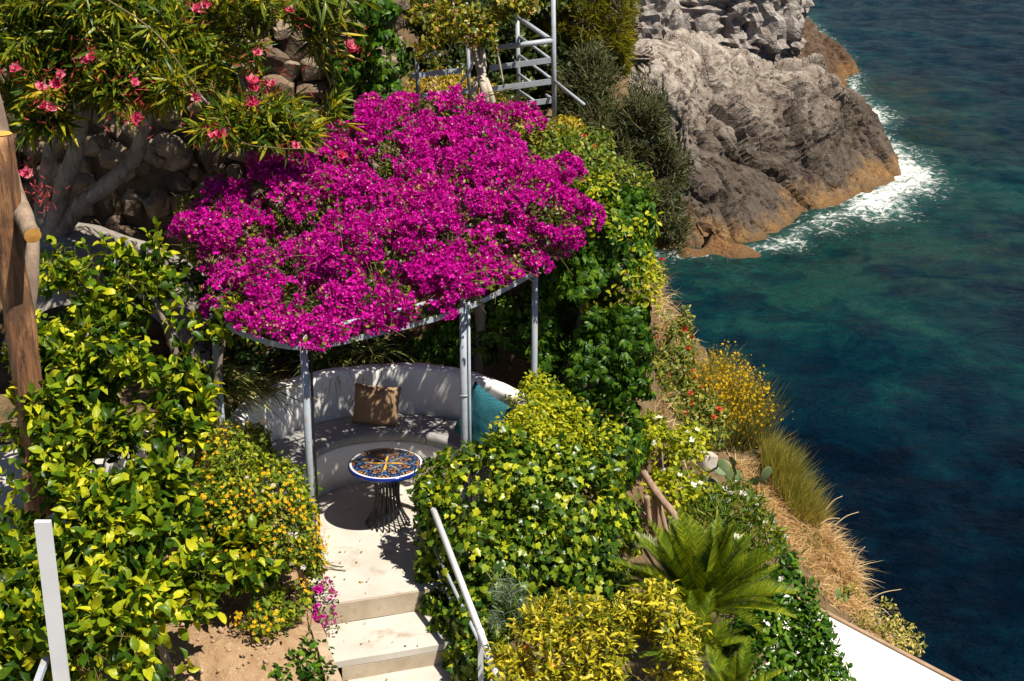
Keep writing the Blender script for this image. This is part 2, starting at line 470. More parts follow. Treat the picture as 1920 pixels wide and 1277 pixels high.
TWIG = plain('twig_bark', (.16, .12, .06), (.10, .09, .03), 9.0, .8, .2, 0)
PALEBARK = plain('pale_vine_bark', (.55, .48, .40), (.40, .33, .26), 12.0, .85, .2, .6, 40, .01, stretch=(1, 1, .3))

# ------------------------------------------------------------------ terrain
CB = np.array([-1.10, 12.28])        # centre of the round seat
edge = np.array([(2.0, 30.0), (1.9, 24.0), (1.85, 20.0), (1.95, 18.0), (2.55, 17.0), (3.15, 16.0), (3.65, 15.2), (4.15, 14.0), (4.8, 12.0), (5.6, 9.0), (7.5, 3.0)])
ctrl = np.array([(-6, 3, -.6), (-2, 3, -1.0), (2, 3, -2.2), (-6, 9, -.35), (-3.6, 9.5, -.3), (-2, 10, -.03), (-1.9, 11, .0), (-2.6, 11.5, .1),
                 (-1, 9, -.75), (-.4, 10.5, -.3), (.3, 11.2, -.1), (.2, 12.5, .3), (.9, 12.6, -.2), (-2.4, 13.0, .72), (-1.1, 13.9, .8), (-.2, 13.8, .8), (-3.4, 13, .75),
                 (-4, 15, .55), (-2.2, 15.2, .6), (-5, 16, .5), (-2, 16.2, .6), (-3, 18, 4.2), (-6, 18, 4.2), (-1.2, 18, 2.0), (-6, 24, 5), (-2.5, 24, 4.0),
                 (0, 15.2, 2.3), (.9, 15.2, 2.1), (.3, 16.4, 2.3), (1.0, 16.4, 1.7), (-.3, 17.2, 2.1), (.6, 17.4, 1.5), (1.3, 16.8, .8), (1.7, 16.4, -.3), (0, 19, 1.0), (1.2, 18.5, .7), (1.7, 18.5, .2), (-.5, 21, .9), (1.2, 21, .9), (1.6, 20, .7), (-.5, 24, 1.0), (1.2, 24, .8), (-.6, 27, 4.2), (1.0, 27, 3.2), (1.7, 28, 1.5), (-3, 30, 8), (1.0, 30, 5),
                 (1.3, 13.6, -.6), (1.6, 12, -1.0), (1.3, 10.8, -.9), (1.6, 9.6, -1.3), (2.2, 13, -1.4), (2.0, 15.5, -1.0), (2.9, 13.6, -1.9), (3, 11, -2.4), (3.6, 9, -3.0),
                 (1.85, 18, .1), (2.55, 17, -.6), (3.15, 16, -1.4), (3.65, 15.2, -2.0), (4.15, 14, -2.6), (4.8, 12, -3.2), (5.6, 9, -4.0), (7.5, 3, -5)])
def rbf(ctrl, Q, eps=.35):
    A = ctrl[:, :2]; D = np.linalg.norm(A[:, None] - A[None], axis=-1)
    w = np.linalg.solve(np.sqrt(D ** 2 + eps ** 2), ctrl[:, 2] - ctrl[:, 2].mean())
    return np.sqrt(((Q[..., None, :] - A) ** 2).sum(-1) + eps ** 2) @ w + ctrl[:, 2].mean()
def ground(x, y):
    x = np.asarray(x, float); y = np.asarray(y, float)
    xe = np.interp(y, edge[::-1, 1], edge[::-1, 0])
    over = np.maximum(x - xe, 0)
    return rbf(ctrl, np.stack([np.minimum(x, xe), y], -1)) - over * 45
SEA_Z = -20.0
gx = np.linspace(-9, 9.0, 260); gy = np.linspace(3, 32, 300)
X, Y = np.meshgrid(gx, gy, indexing='ij')
Z = ground(X, Y) + 0.05 * fbm(np.stack([X * 2.2, Y * 2.2, 0 * X], -1), 4, 2)
rr = np.hypot(X - CB[0], Y - CB[1])
Z = np.where(rr < 1.42, np.minimum(Z, -.25), Z)
inst = (X > -1.75) & (X < -.1) & (Y < 11.6)
Z = np.where(inst, np.minimum(Z, -.9), Z)
Z = np.where((X > -.6) & (X < 1.75) & (Y > 13.2) & (Y < 14.6), np.minimum(Z, .2), Z)
Z = np.maximum(Z, SEA_Z - 2)
HX, HY, HZ = gx, gy, Z
def gz(x, y):
    fx = np.clip((np.asarray(x) - HX[0]) / (HX[1] - HX[0]), 0, len(HX) - 1.001); fy = np.clip((np.asarray(y) - HY[0]) / (HY[1] - HY[0]), 0, len(HY) - 1.001)
    i, j = fx.astype(int), fy.astype(int); u, v = fx - i, fy - j
    return HZ[i, j] * (1 - u) * (1 - v) + HZ[i + 1, j] * u * (1 - v) + HZ[i, j + 1] * (1 - u) * v + HZ[i + 1, j + 1] * u * v
def on_ground(pq):
    """where lines of sight through picture points first meet the hillside"""
    r = np.array([ray(a, b) for a, b in pq]); t = np.linspace(8, 34, 400); hit = np.full(len(r), 16.0); done = np.zeros(len(r), bool)
    for tt in t:
        q = np.array([0, 0, CAMZ]) + r * tt; k = (~done) & (q[:, 2] < gz(q[:, 0], q[:, 1])); hit[k] = tt; done |= k
    q = np.array([0, 0, CAMZ]) + r * hit[:, None]; q[:, 2] = gz(q[:, 0], q[:, 1]); return q[done]
def region(poly, n, rng=RNG):
    poly = np.array(poly, float); lo, hi = poly.min(0), poly.max(0); out = []
    while len(out) < n:
        p = rng.uniform(lo, hi); x, y = p; c = False; j = len(poly) - 1
        for i in range(len(poly)):
            if (poly[i, 1] > y) != (poly[j, 1] > y) and x < (poly[j, 0] - poly[i, 0]) * (y - poly[i, 1]) / (poly[j, 1] - poly[i, 1]) + poly[i, 0]: c = not c
            j = i
        if c: out.append(p)
    return on_ground(out)
hill = solo('hillside', np.stack([X, Y, Z], -1).reshape(-1, 3), grid(260, 300), EARTH, kind='structure')
tag(hill, 'dry earth hillside falling to the sea')

# ------------------------------------------------------------------ sea
ax_ = np.concatenate([[-4000, -800, -200, -60], np.linspace(-20, 70, 190), [90, 130, 300, 900, 4000]])
ay_ = np.concatenate([[-2000, -300, -40], np.linspace(25, 190, 300), [230, 300, 500, 1200, 4000]])
SX, SY = np.meshgrid(ax_, ay_, indexing='ij')
def wp(px, py): return P(px, py, z=SEA_Z)
shore = np.array([wp(*q) for q in ((1180, 480), (1280, 476), (1330, 474), (1392, 468), (1470, 458), (1500, 436), (1560, 408), (1620, 392), (1660, 368), (1692, 332),
                                   (1660, 300), (1640, 270), (1622, 232), (1606, 190), (1600, 150), (1580, 110), (1530, 60), (1480, 20), (1440, -30), (1100, -60), (1000, 200))])[:, :2]
def seg_dist(Q, poly):
    best = np.full(Q.shape[:-1], 1e9)
    for a, b in zip(poly, np.roll(poly, -1, 0)):
        t = np.clip(((Q - a) @ (b - a)) / ((b - a) @ (b - a)), 0, 1)
        best = np.minimum(best, np.linalg.norm(Q - (a + t[..., None] * (b - a)), axis=-1))
    return best
SQ = np.stack([SX, SY], -1); sd = seg_dist(SQ, shore)
# spray is strongest where the swell meets the tip of the rock
spots = [((1690, 330), 5.0, 1.5), ((1655, 385), 4.0, 1.25), ((1628, 215), 3.6, 1.3), ((1655, 275), 3.2, 1.2), ((1560, 420), 3.2, .62), ((1480, 452), 2.4, .55), ((1320, 480), 2.0, .4), ((1720, 300), 4.0, 1.0), ((1720, 350), 3.5, 1.0)]
st = np.zeros_like(SX)
for (a, b), r, k in spots:
    c = wp(a, b)[:2]; st = np.maximum(st, k * np.exp(-(((SQ - c) / np.array([r * .8, r * 1.6])) ** 2).sum(-1)))
foam = np.maximum(np.clip(st * np.exp(-sd / 2.4) * 1.0, 0, .86), .54 * np.exp(-sd / 1.2))
shal = np.exp(-sd / 16.0)
for (a, b), r, k in (((1750, 200), 13, .75), ((1700, 560), 12, .55), ((1450, 540), 9, .75), ((1850, 420), 12, .6), ((1800, 300), 12, .7), ((1600, 660), 9, .4)):
    c = wp(a, b)[:2]; shal = np.maximum(shal, k * np.exp(-(((SQ - c) / np.array([r, r * 1.6])) ** 2).sum(-1)))
shal = shal * (1 - .55 * np.clip((SY - 105) / 45, 0, 1))
brown = np.zeros_like(SX)
for (a, b), r, k in (((1690, 170), 6, 1.0), ((1720, 235), 6, 1.0), ((1800, 260), 6, .6), ((1900, 470), 7, .5), ((1740, 480), 7, .5)):
    c = wp(a, b)[:2]; brown = np.maximum(brown, k * np.exp(-(((SQ - c) / np.array([r, r * 1.5])) ** 2).sum(-1)))
wz = 0.10 * fbm(np.stack([SX * .35, SY * .22, 0 * SX], -1), 3, 4) * ((np.abs(SX) < 90) & (SY < 200) & (SY > 20)) + SEA_Z
wz = wz + foam * 0.25 * (fbm(np.stack([SX * .9, SY * .9, 0 * SX], -1), 3, 6) + .6)
m, nt, nn, ll, bs = nodes('sea_water')
geo = N(nt, 'ShaderNodeNewGeometry'); pos = geo.outputs['Position']
at = lambda k: N(nt, 'ShaderNodeAttribute', None, attribute_name=k).outputs['Fac']
big = noise(nt, .11, 5, .6, pos, 1.2); mid = noise(nt, .42, 9, .68, pos, .9); fin = noise(nt, 1.6, 4, .6, pos, .8)
vr = N(nt, 'ShaderNodeTexVoronoi', {'Scale': .33, 'Detail': 2.0}); ll.new(mix(nt, .12, pos, noise(nt, .7, 3, .6, pos, 0, 1)), vr.inputs['Vector'])
reef = M_(nt, 'MULTIPLY', M_(nt, 'MULTIPLY', M_(nt, 'SUBTRACT', vr.outputs['Distance'], .5), at('shallow')), .9)
v = M_(nt, 'ADD', M_(nt, 'MULTIPLY', at('shallow'), .80), M_(nt, 'ADD', M_(nt, 'MULTIPLY', M_(nt, 'SUBTRACT', big, .46), 1.5), M_(nt, 'ADD', M_(nt, 'MULTIPLY', M_(nt, 'SUBTRACT', mid, .5), 1.5), reef)), clamp=True)
c = ramp(nt, v, [(0, (.0002, .0036, .0100)), (.25, (.0003, .0088, .0190)), (.5, (.0004, .0135, .0235)), (.75, (.0008, .025, .031)), (1, (.005, .042, .038))])
bv = M_(nt, 'MULTIPLY', at('seaweed'), ramp(nt, mid, [(.38, 0.0), (.6, 1.0)]))
c = mix(nt, M_(nt, 'MULTIPLY', bv, .8), c, (.024, .018, .009))
wd = ramp(nt, M_(nt, 'MULTIPLY', at('shallow'), noise(nt, .8, 5, .65, pos, 2.2)), [(.34, 0.0), (.5, .7)])
c = mix(nt, wd, c, (.004, .012, .014))
c = mix(nt, ramp(nt, at('foam'), [(.1, 0.0), (.7, .7)]), c, (.05, .13, .11))
fz = noise(nt, .8, 6, .68, pos, 2.6); fz2 = M_(nt, 'SUBTRACT', 1.0, M_(nt, 'MULTIPLY', M_(nt, 'ABSOLUTE', M_(nt, 'SUBTRACT', noise(nt, 1.5, 4, .6, pos, 2.0), .5)), 5.0))
fm = M_(nt, 'SUBTRACT', M_(nt, 'ADD', at('foam'), M_(nt, 'ADD', M_(nt, 'MULTIPLY', fz, 2.4), M_(nt, 'MULTIPLY', fz2, .40))), 1.88)
fm = ramp(nt, fm, [(0.0, 0.0), (.15, .2), (.45, .75), (.8, 1.0)])
fm = M_(nt, 'MULTIPLY', fm, ramp(nt, at('foam'), [(.04, 0.0), (.2, 1.0)]))
setin(nt, bs, 'Base Color', mix(nt, fm, c, (.85, .86, .84)))
setin(nt, bs, 'Roughness', M_(nt, 'ADD', M_(nt, 'MULTIPLY', fm, .5), .12)); bs.inputs['IOR'].default_value = 1.33; bs.inputs['Specular IOR Level'].default_value = .015
mp = N(nt, 'ShaderNodeMapping', {'Scale': (.55, 1.0, 1)}); ll.new(pos, mp.inputs['Vector'])
w1 = noise(nt, .9, 6, .62, mp.outputs[0], .6); w2 = noise(nt, 4.0, 4, .6, mp.outputs[0], .3)
bump(nt, bs, M_(nt, 'ADD', w1, M_(nt, 'MULTIPLY', w2, .5)), 1.0, .6)
sea = link('sea', mk_mesh('sea', np.stack([SX, SY, wz], -1).reshape(-1, 3), grid(len(ax_), len(ay_)), m))
tag(sea, 'deep blue sea turning teal over the shallows', None, None, 'structure')
for k, a in (('foam', foam), ('shallow', shal), ('seaweed', brown)):
    sea.data.attributes.new(k, 'FLOAT', 'POINT').data.foreach_set('value', a.ravel().astype(np.float32))

# ------------------------------------------------------------------ sea rocks
def rock_mat(name, top, mid_, low, ochre, zlev):
    m, nt, nn, ll, bs = nodes(name)
    geo = N(nt, 'ShaderNodeNewGeometry'); pos = geo.outputs['Position']
    z = N(nt, 'ShaderNodeSeparateXYZ', {0: pos}).outputs[2]
    n1 = noise(nt, .35, 5, .6, pos, .5); n2 = noise(nt, 1.6, 6, .65, pos); n3 = noise(nt, 7.0, 5, .65, pos)
    zz = M_(nt, 'ADD', z, M_(nt, 'MULTIPLY', M_(nt, 'SUBTRACT', n1, .5), 7.0))
    f = N(nt, 'ShaderNodeMapRange', {0: zz, 1: zlev[0], 2: zlev[1]}).outputs[0]
    c = ramp(nt, f, [(0, low), (.3, low), (.55, mid_), (.85, top), (1, top)])
    c = mix(nt, ramp(nt, n2, [(.35, 0.0), (.65, 1.0)]), c, mix(nt, 1.0, c, (.50, .44, .40), 'MULTIPLY'))
    c = mix(nt, ramp(nt, n3, [(.5, 0.0), (.72, .7)]), c, mix(nt, 1.0, c, (1.5, 1.45, 1.4), 'MULTIPLY'))
    z2 = M_(nt, 'ADD', z, M_(nt, 'MULTIPLY', M_(nt, 'SUBTRACT', n2, .5), 2.0))
    o = N(nt, 'ShaderNodeMapRange', {0: M_(nt, 'ADD', z2, M_(nt, 'MULTIPLY', M_(nt, 'SUBTRACT', n1, .5), 5.0)), 1: zlev[2] + 1.3, 2: zlev[2] - .7}).outputs[0]
    c = mix(nt, M_(nt, 'MULTIPLY', o, .85), c, mix(nt, ramp(nt, n3, [(.4, 0.0), (.6, 1.0)]), ochre, mix(nt, 1.0, ochre, (.45, .42, .42), 'MULTIPLY')))
    wet = N(nt, 'ShaderNodeMapRange', {0: M_(nt, 'ADD', z, M_(nt, 'MULTIPLY', n2, .6)), 1: SEA_Z + .75, 2: SEA_Z + .35}).outputs[0]
    c = mix(nt, M_(nt, 'MULTIPLY', wet, .7), c, (.09, .05, .02))
    setin(nt, bs, 'Base Color', c); bs.inputs['Roughness'].default_value = .85; bs.inputs['Specular IOR Level'].default_value = .25
    v1 = N(nt, 'ShaderNodeTexVoronoi', {'Scale': 1.1, 'Randomness': 1.0}, feature='DISTANCE_TO_EDGE')
    wob = mix(nt, .25, pos, noise(nt, .8, 3, .5, pos, 0, 1)); ll.new(wob, v1.inputs['Vector'])
    crack = ramp(nt, v1.outputs['Distance'], [(0, 0.0), (.06, 1.0)])
    h = M_(nt, 'ADD', M_(nt, 'MULTIPLY', crack, .25), M_(nt, 'ADD', n2, M_(nt, 'MULTIPLY', n3, .6)))
    bump(nt, bs, h, .8, .18)
    return m
ROCK = rock_mat('weathered_limestone', (.38, .335, .29), (.235, .20, .17), (.095, .076, .06), (.38, .20, .055), (-19.0, -9.5, SEA_Z - .1))
ROCKG = rock_mat('grey_limestone', (.33, .30, .28), (.25, .22, .20), (.15, .125, .11), (.3, .17, .06), (-19, -10, SEA_Z + .5))
ROCKB = rock_mat('brown_rock', (.17, .12, .085), (.13, .09, .06), (.10, .062, .036), (.28, .14, .045), (-19, -13, SEA_Z + .2))
def rock(name, pts, ext, mat, label, seed, amp=1.0, strata=(.5, .2, .9), res=.13, eps=.6, flat=False):
    """rock as a height surface through measured points, broken up along tilted beds and cracks"""
    C = np.array(pts); x0, x1, y0, y1 = ext
    nx, ny = int((x1 - x0) / res), int((y1 - y0) / (res * 1.15))
    X, Y = np.meshgrid(np.linspace(x0, x1, nx), np.linspace(y0, y1, ny), indexing='ij')
    Z = rbf(C, np.stack([X, Y], -1), eps)
    V = np.stack([X, Y, Z], -1)
    gu = np.gradient(V, axis=0); gv = np.gradient(V, axis=1); nrmv = nrm(np.cross(gu, gv))
    q = V.copy(); s = nrm(np.array(strata)); bed = q @ s
    along = nrm(np.array([.75, -.45, -.5])); acr = nrm(np.cross(along, s)); thr = np.cross(along, acr)
    L_ = np.stack([q @ along, q @ acr, q @ thr], -1)
    wq = L_ + np.stack([fbm(q * .35 + 11 * k, 3, seed + k) for k in range(3)], -1) * .9
    f1, f2, id1 = worley(wq * np.array([.09, .22, .22]), seed + 3)
    g1, g2, id2 = worley((wq + .35 * fbm(q * 1.3, 3, seed + 40)[..., None]) * np.array([.34, .85, .85]), seed + 6)
    h1, h2, id3 = worley((L_ + .3 * fbm(q * 2.1, 2, seed + 50)[..., None]) * np.array([1.3, 2.6, 2.6]), seed + 9)
    crk = np.clip((f2 - f1) / .09, 0, 1); crk2 = np.clip((g2 - g1) / .11, 0, 1); crk3 = np.clip((h2 - h1) / .12, 0, 1)
    rgh = np.clip(.55 + 1.3 * fbm(q * .18 + 31, 2, seed + 60), .15, 1.2)
    d = amp * (1.1 * fbm(q * .2, 3, seed + 1) + 1.5 * (id1 - .5) + rgh * (.42 * (id2 - .5) + .11 * (id3 - .5)) + 1.0 * (crk - 1) + .38 * (crk2 - 1) + .10 * rgh * (crk3 - 1) + .15 * fbm(q * 1.0, 3, seed + 4) + .045 * ridged(q * 3.5, 3, seed + 5))
    fade = np.clip((Z - (SEA_Z - 1.0)) / 4.5, .18, 1)
    V = V + nrmv * (d * fade)[..., None]
    o = solo(name, V.reshape(-1, 3), grid(nx, ny), mat, label, 'rock', smooth=flat)
    return o
def w(px, py, y): return P(px, py, y=y)
def wz_(px, py): return P(px, py, z=SEA_Z - .6)
main = [w(1216, 118, 94), w(1266, 88, 97), w(1330, 112, 99), w(1400, 122, 101), w(1480, 136, 103), w(1556, 164, 105), w(1600, 200, 106), w(1632, 262, 104),
        w(1662, 300, 103), wz_(1694, 334), wz_(1664, 376), wz_(1610, 402), wz_(1545, 424), wz_(1500, 446), wz_(1440, 470), wz_(1385, 480),
        w(1250, 180, 91.5), w(1300, 240, 90), w(1280, 330, 88), w(1340, 320, 89.5), w(1400, 220, 95), w(1410, 300, 92.5), w(1500, 230, 99), w(1500, 310, 96), w(1580, 280, 101),
        w(1590, 340, 98), w(1420, 400, 88.5), w(1500, 390, 92.5), w(1340, 400, 87), w(1240, 260, 90), w(1200, 330, 88), w(1200, 440, 86), w(1290, 440, 86)]
main += [np.array([p[0] + dx, p[1] + dy, SEA_Z - 3]) for p, dx, dy in ((wz_(1694, 334), 4, 2), (wz_(1610, 402), 4, -3), (wz_(1500, 446), 3, -4), (wz_(1385, 480), 0, -5), (w(1600, 200, 106), 6, 8), (w(1480, 136, 103), 4, 14), (w(1632, 262, 104), 8, 2))]
main += [np.array([w(1216, 118, 94)[0] - 5, 95, -14.0]), np.array([w(1330, 112, 99)[0], 106, -13.5]), np.array([w(1216, 118, 94)[0] - 5, 106, -14.0])]
p0 = w(1180, 400, 86); p1 = wz_(1720, 330)
rock('sea_rock', main, (p0[0] - 4, p1[0] + 3, 80, 116), ROCK, 'broad grey sloping rock with orange waterline and foam at its tip', 21, .92, res=.105)
slab = [wz_(1240, 492), wz_(1300, 482), wz_(1350, 480), wz_(1420, 474), w(1262, 385, 86.5), w(1300, 400, 86.6), w(1340, 425, 85.6), w(1390, 448, 84.6), w(1285, 455, 84.4), w(1330, 462, 84.2), w(1220, 380, 87)]
slab += [np.array([q[0], 80, SEA_Z - 3.0]) for q in (wz_(1240, 490), wz_(1320, 482), wz_(1420, 474))] + [np.array([wz_(1440, 470)[0], 88, SEA_Z - 2.5]), np.array([wz_(1200, 470)[0], 88, -17.0])]
rock('shore_slab', slab, (wz_(1200, 480)[0], wz_(1430, 470)[0], 80.5, 88.5), ROCKB, 'low tan rock slab at the waterline beside the olive bush', 51, .4, res=.11)
boul = []
c0 = w(1330, 40, 112)
V, F = ICO4
import bmesh
def boulder(name, c, r, seed, mat, label, sub=6, amp=.35, cat='rock', power=.75):
    bm = bmesh.new(); bmesh.ops.create_icosphere(bm, subdivisions=sub, radius=1.0); bm.verts.ensure_lookup_table()
    V = np.array([v.co[:] for v in bm.verts]); F = np.array([[v.index for v in f.verts] for f in bm.faces]); bm.free()
    B = np.sign(V) * np.abs(V) ** power
    f1, f2, i1 = worley(V * 1.9 + fbm(V * 2, 3, seed)[:, None] * .3, seed); g1, g2, i2 = worley(V * 5 + seed, seed + 3)
    d = 1 + amp * (.55 * fbm(V * 1.4, 4, seed) + .45 * (i1 - .5) + .25 * (i2 - .5) + .10 * ridged(V * 3.6, 4, seed + 5) - .4 * np.clip(1 - (f2 - f1) / .12, 0, 1) - .16 * np.clip(1 - (g2 - g1) / .16, 0, 1) + .10 * fbm(V * 12, 3, seed + 8))
    return solo(name, np.array(c) + B * d[:, None] * np.array(r), F, mat, label, cat, smooth=False)
boulder('sea_rock', w(1330, 30, 113), (6.2, 5, 4.6), 61, ROCKG, 'pitted grey boulder overhanging behind the broad sloping rock', power=.7)
boulder('sea_rock', w(1205, 80, 108), (2.6, 4, 4.4), 67, ROCKG, 'pale rough rock beside the pine with dark cave under it', 5, .3)
back = [w(1430, 0, 142), w(1490, 18, 142), w(1530, 48, 141), w(1562, 72, 139.5), w(1590, 112, 138), wz_(1607, 158), wz_(1603, 182), w(1480, 80, 132), w(1530, 100, 132), w(1562, 130, 131.5), wz_(1575, 192), w(1430, 90, 132), w(1500, 140, 127)]
back += [np.array([p[0] + dx, p[1] + dy, SEA_Z - 3]) for p, dx, dy in ((wz_(1607, 158), 3, 2), (w(1562, 72, 139.5), 4, 8), (w(1490, 18, 142), 3, 12), (wz_(1603, 182), 3, -2), (wz_(1575, 192), 2, -4))] + [np.array([w(1430, 0, 142)[0], 152, -15.0]), np.array([w(1480, 90, 114)[0], 122, -18.5])]
rock('sea_rock', back, (w(1420, 50, 130)[0], wz_(1610, 170)[0] + 3, 121, 153), ROCKB, 'dark brown rock behind with red-brown foot in the sea', 71, .7, res=.18)

# ------------------------------------------------------------------ terrace and steps
U_, D_ = nrm(np.array([.605, .19])), None
D_ = np.array([U_[1], -U_[0]])                       # downhill
M0 = np.array([-1.09, 10.885])
def ud(u, d, z): return np.array([*(M0 + U_ * u + D_ * d), z])
ang = np.linspace(0, 2 * np.pi, 241)[:-1]; rim = []
for a in ang:
    d = np.array([math.cos(a), math.sin(a)]); o = CB - M0
    ou, od, du, dd = o @ U_, o @ D_, d @ U_, d @ D_
    t = 1.05
    if dd > 1e-6:
        ts = [(0 - od) / dd]
        if du > 1e-6: ts.append((.78 - ou) / du)
        if du < -1e-6: ts.append((-.47 - ou) / du)
        t = max(t, min(ts))
    rim.append(CB + d * t)
rim = np.array(rim); n = len(rim)
V = np.concatenate([[[*CB, 0]], np.c_[rim, np.zeros(n)], np.c_[rim, np.full(n, -.178)]])
F = [(0, 1 + i, 1 + (i + 1) % n) for i in range(n)]
F += [(1 + i, 1 + n + i, 1 + n + (i + 1) % n) for i in range(n)] + [(1 + i, 1 + n + (i + 1) % n, 1 + (i + 1) % n) for i in range(n)]
floor = solo('terrace_floor', V, np.array(F), CONC, 'pale concrete floor of the round seating terrace', kind='structure', smooth=False)
steps = link('steps', None, None, ud(.15, .6, -.54)); tag(steps, 'pale concrete garden steps going down from the terrace', None, None, 'structure')
def slab_(u0, u1, d0, d1, z0, z1, mat, name, parent, wear=.006):
    nu, nd = 26, 12; P3 = []
    us, ds = np.linspace(u0, u1, nu), np.linspace(d0, d1, nd)
    for u in us:
        for d in ds:
            p = ud(u, d, z1); e = 1.0 if d == ds[-1] else 0.0
            p[2] += -.004 * e + wear * .4 * float(vnoise(np.array([u * 4, d * 4, z1 * 9]))); P3.append(p)
    T = np.array(P3); Bt = T.copy(); Bt[:, 2] = z0
    F = grid(nu, nd); Vv = np.concatenate([T, Bt]); k = len(T); Fs = [F]
    ring = [i * nd for i in range(nu)] + [(nu - 1) * nd + j for j in range(1, nd)] + [i * nd + nd - 1 for i in range(nu - 2, -1, -1)] + [j for j in range(nd - 2, 0, -1)]
    ring = np.array(ring); nx = np.roll(ring, -1)
    Fs.append(np.stack([ring, ring + k, nx + k, nx], -1))
    return part(name, Vv, np.concatenate(Fs), mat, parent, False)
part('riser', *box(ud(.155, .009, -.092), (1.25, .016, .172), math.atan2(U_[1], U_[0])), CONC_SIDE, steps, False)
zs = [-.18, -.36, -.54, -.72]; dd_ = [0.02, .56, 1.14, 1.75, 2.5]
for i, z in enumerate(zs):
    slab_(-.47 if i == 0 else -.36, .80, dd_[i], dd_[i + 1], z - .06, z, CONC, 'tread', steps)
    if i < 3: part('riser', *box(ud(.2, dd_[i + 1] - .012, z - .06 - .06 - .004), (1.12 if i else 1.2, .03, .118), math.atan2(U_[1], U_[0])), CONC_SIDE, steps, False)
KERB = plain('dusty_kerb', (.40, .30, .21), (.28, .2, .13), 7, .95, .1, .7, 25, .02, stain=((.2, .15, .1), 9))
# low kerb that holds the planting bed beside the steps
kb = []
for s in np.linspace(0, 1, 40):
    c = ud(-.56 + .06 * s, -.35 + 2.4 * s, 0)
    h = .0 - .30 * np.clip((s - .35) / .65, 0, 1) + .03 * float(vnoise(c * 5)); wdt = .05 + .02 * float(vnoise(c * 7 + 3))
    for u, z in ((-wdt, -.9), (-wdt, h), (wdt, h - .01), (wdt, -.9)):
        kb.append(np.array([c[0] + U_[0] * u, c[1] + U_[1] * u, z + .012 * float(vnoise(c * 9 + u))]))
solo('planter_kerb', np.array(kb), grid(40, 4), KERB, 'rough low concrete kerb between soil bed and steps', 'kerb', smooth=False)
# planting bed soil
bx_, by_ = np.meshgrid(np.linspace(-3.6, -1.45, 80), np.linspace(8.6, 11.9, 110), indexing='ij')
q = np.stack([bx_, by_, 0 * bx_], -1)
left = (q[..., 0] - (M0[0])) * U_[0] + (q[..., 1] - M0[1]) * U_[1]
bz = np.maximum(ground(bx_, by_) + .05, -.14) + .03 * fbm(q * 4, 4, 3) + .012 * fbm(q * 22, 3, 5)
bz = np.where(left > -.54, -.5, bz)
solo('planting_bed', np.stack([bx_, by_, bz], -1).reshape(-1, 3), grid(80, 110), SOIL, 'bare crumbly brown soil of the planting bed', kind='structure')
st_p = []
for i in range(260):
    x, y = RNG.uniform(-2.6, -1.6), RNG.uniform(9.2, 11.2)
    if (x - M0[0]) * U_[0] + (y - M0[1]) * U_[1] > -.62: continue
    z = max(float(ground(x, y)) + .05, -.14)
    r = abs(RNG.normal(0, .012)) + .006
    st_p.append(xf(ICO1, rotm(RNG.normal(size=3), RNG.uniform(0, 3)), np.array([r, r * .7, r * .5]), (x, y, z + r * .3)))
o = solo('soil_clods', *join(st_p), plain('soil_clod', (.42, .30, .19), (.30, .2, .12), 12, .95, .1, .5), kind='stuff')
tag(o, 'small clods and pebbles lying on the bare soil')
# sunlit path at the far left
pv = []
for y in np.linspace(3.5, 12.6, 30):
    for x in np.linspace(-7.0, -3.32, 14): pv.append((x, y, max(float(ground(x, y)), -.6) + .07))
solo('path', np.array(pv), grid(30, 14), CONC, 'pale paved path at the left edge', kind='structure')

# ------------------------------------------------------------------ round seat
def revolve(prof, a0, a1, n, c=CB, wob=0.0, seed=0):
    prof = np.array(prof); k = len(prof); V = []
    for a in np.radians(np.linspace(a0, a1, n)):
        V += [(c[0] + r * math.cos(a), c[1] + r * math.sin(a), z) for r, z in prof]
    V = np.array(V)
    if wob: V = V + wob * np.stack([fbm(V * 3.1 + 9 * i, 3, seed) for i in range(3)], -1)
    F = []
    for i in range(n - 1):
        for j in range(k):
            a, b = i * k + j, i * k + (j + 1) % k; F += [(a, a + k, b + k, b)]
    F = [tuple(f) for f in F] + [tuple(range(k)), tuple(range((n - 1) * k + k - 1, (n - 1) * k - 1, -1))]
    return V, F
bench = empty('curved_bench', (*CB, 0), 'white masonry curved bench wrapped round the ceramic table', 'bench')
part('seat_base', *revolve([(.75, .003), (1.195, .003), (1.195, .40), (.765, .40), (.75, .385)], -8, 200, 90, wob=.006, seed=2), WHITE, bench)
part('backrest', *revolve([(1.2, .003), (1.37, .003), (1.375, .88), (1.35, .935), (1.32, .95), (1.25, .95), (1.212, .935), (1.2, .90)], -10, 203, 90, wob=.012, seed=4), WHITE, bench)
CUSH = plain('grey_outdoor_canvas', (.30, .295, .29), (.27, .265, .26), 12, .9, .2, .25, 220, .003)
pr = [(.738, .42), (.738, .475), (.752, .492), (.80, .50), (1.0, .503), (1.14, .50), (1.18, .492), (1.188, .475), (1.188, .42), (1.175, .404), (.755, .404)]
for a0, a1, lb in ((66.2, 199, 'long grey curved seat cushion carrying the brown pillow'), (-7, 65.2, 'short grey seat cushion right of the seam, under teal pillow')):
    V, F = revolve(pr, a0, a1, 60, wob=.004, seed=8)
    solo('seat_cushion', V, F, CUSH, lb, 'cushion')
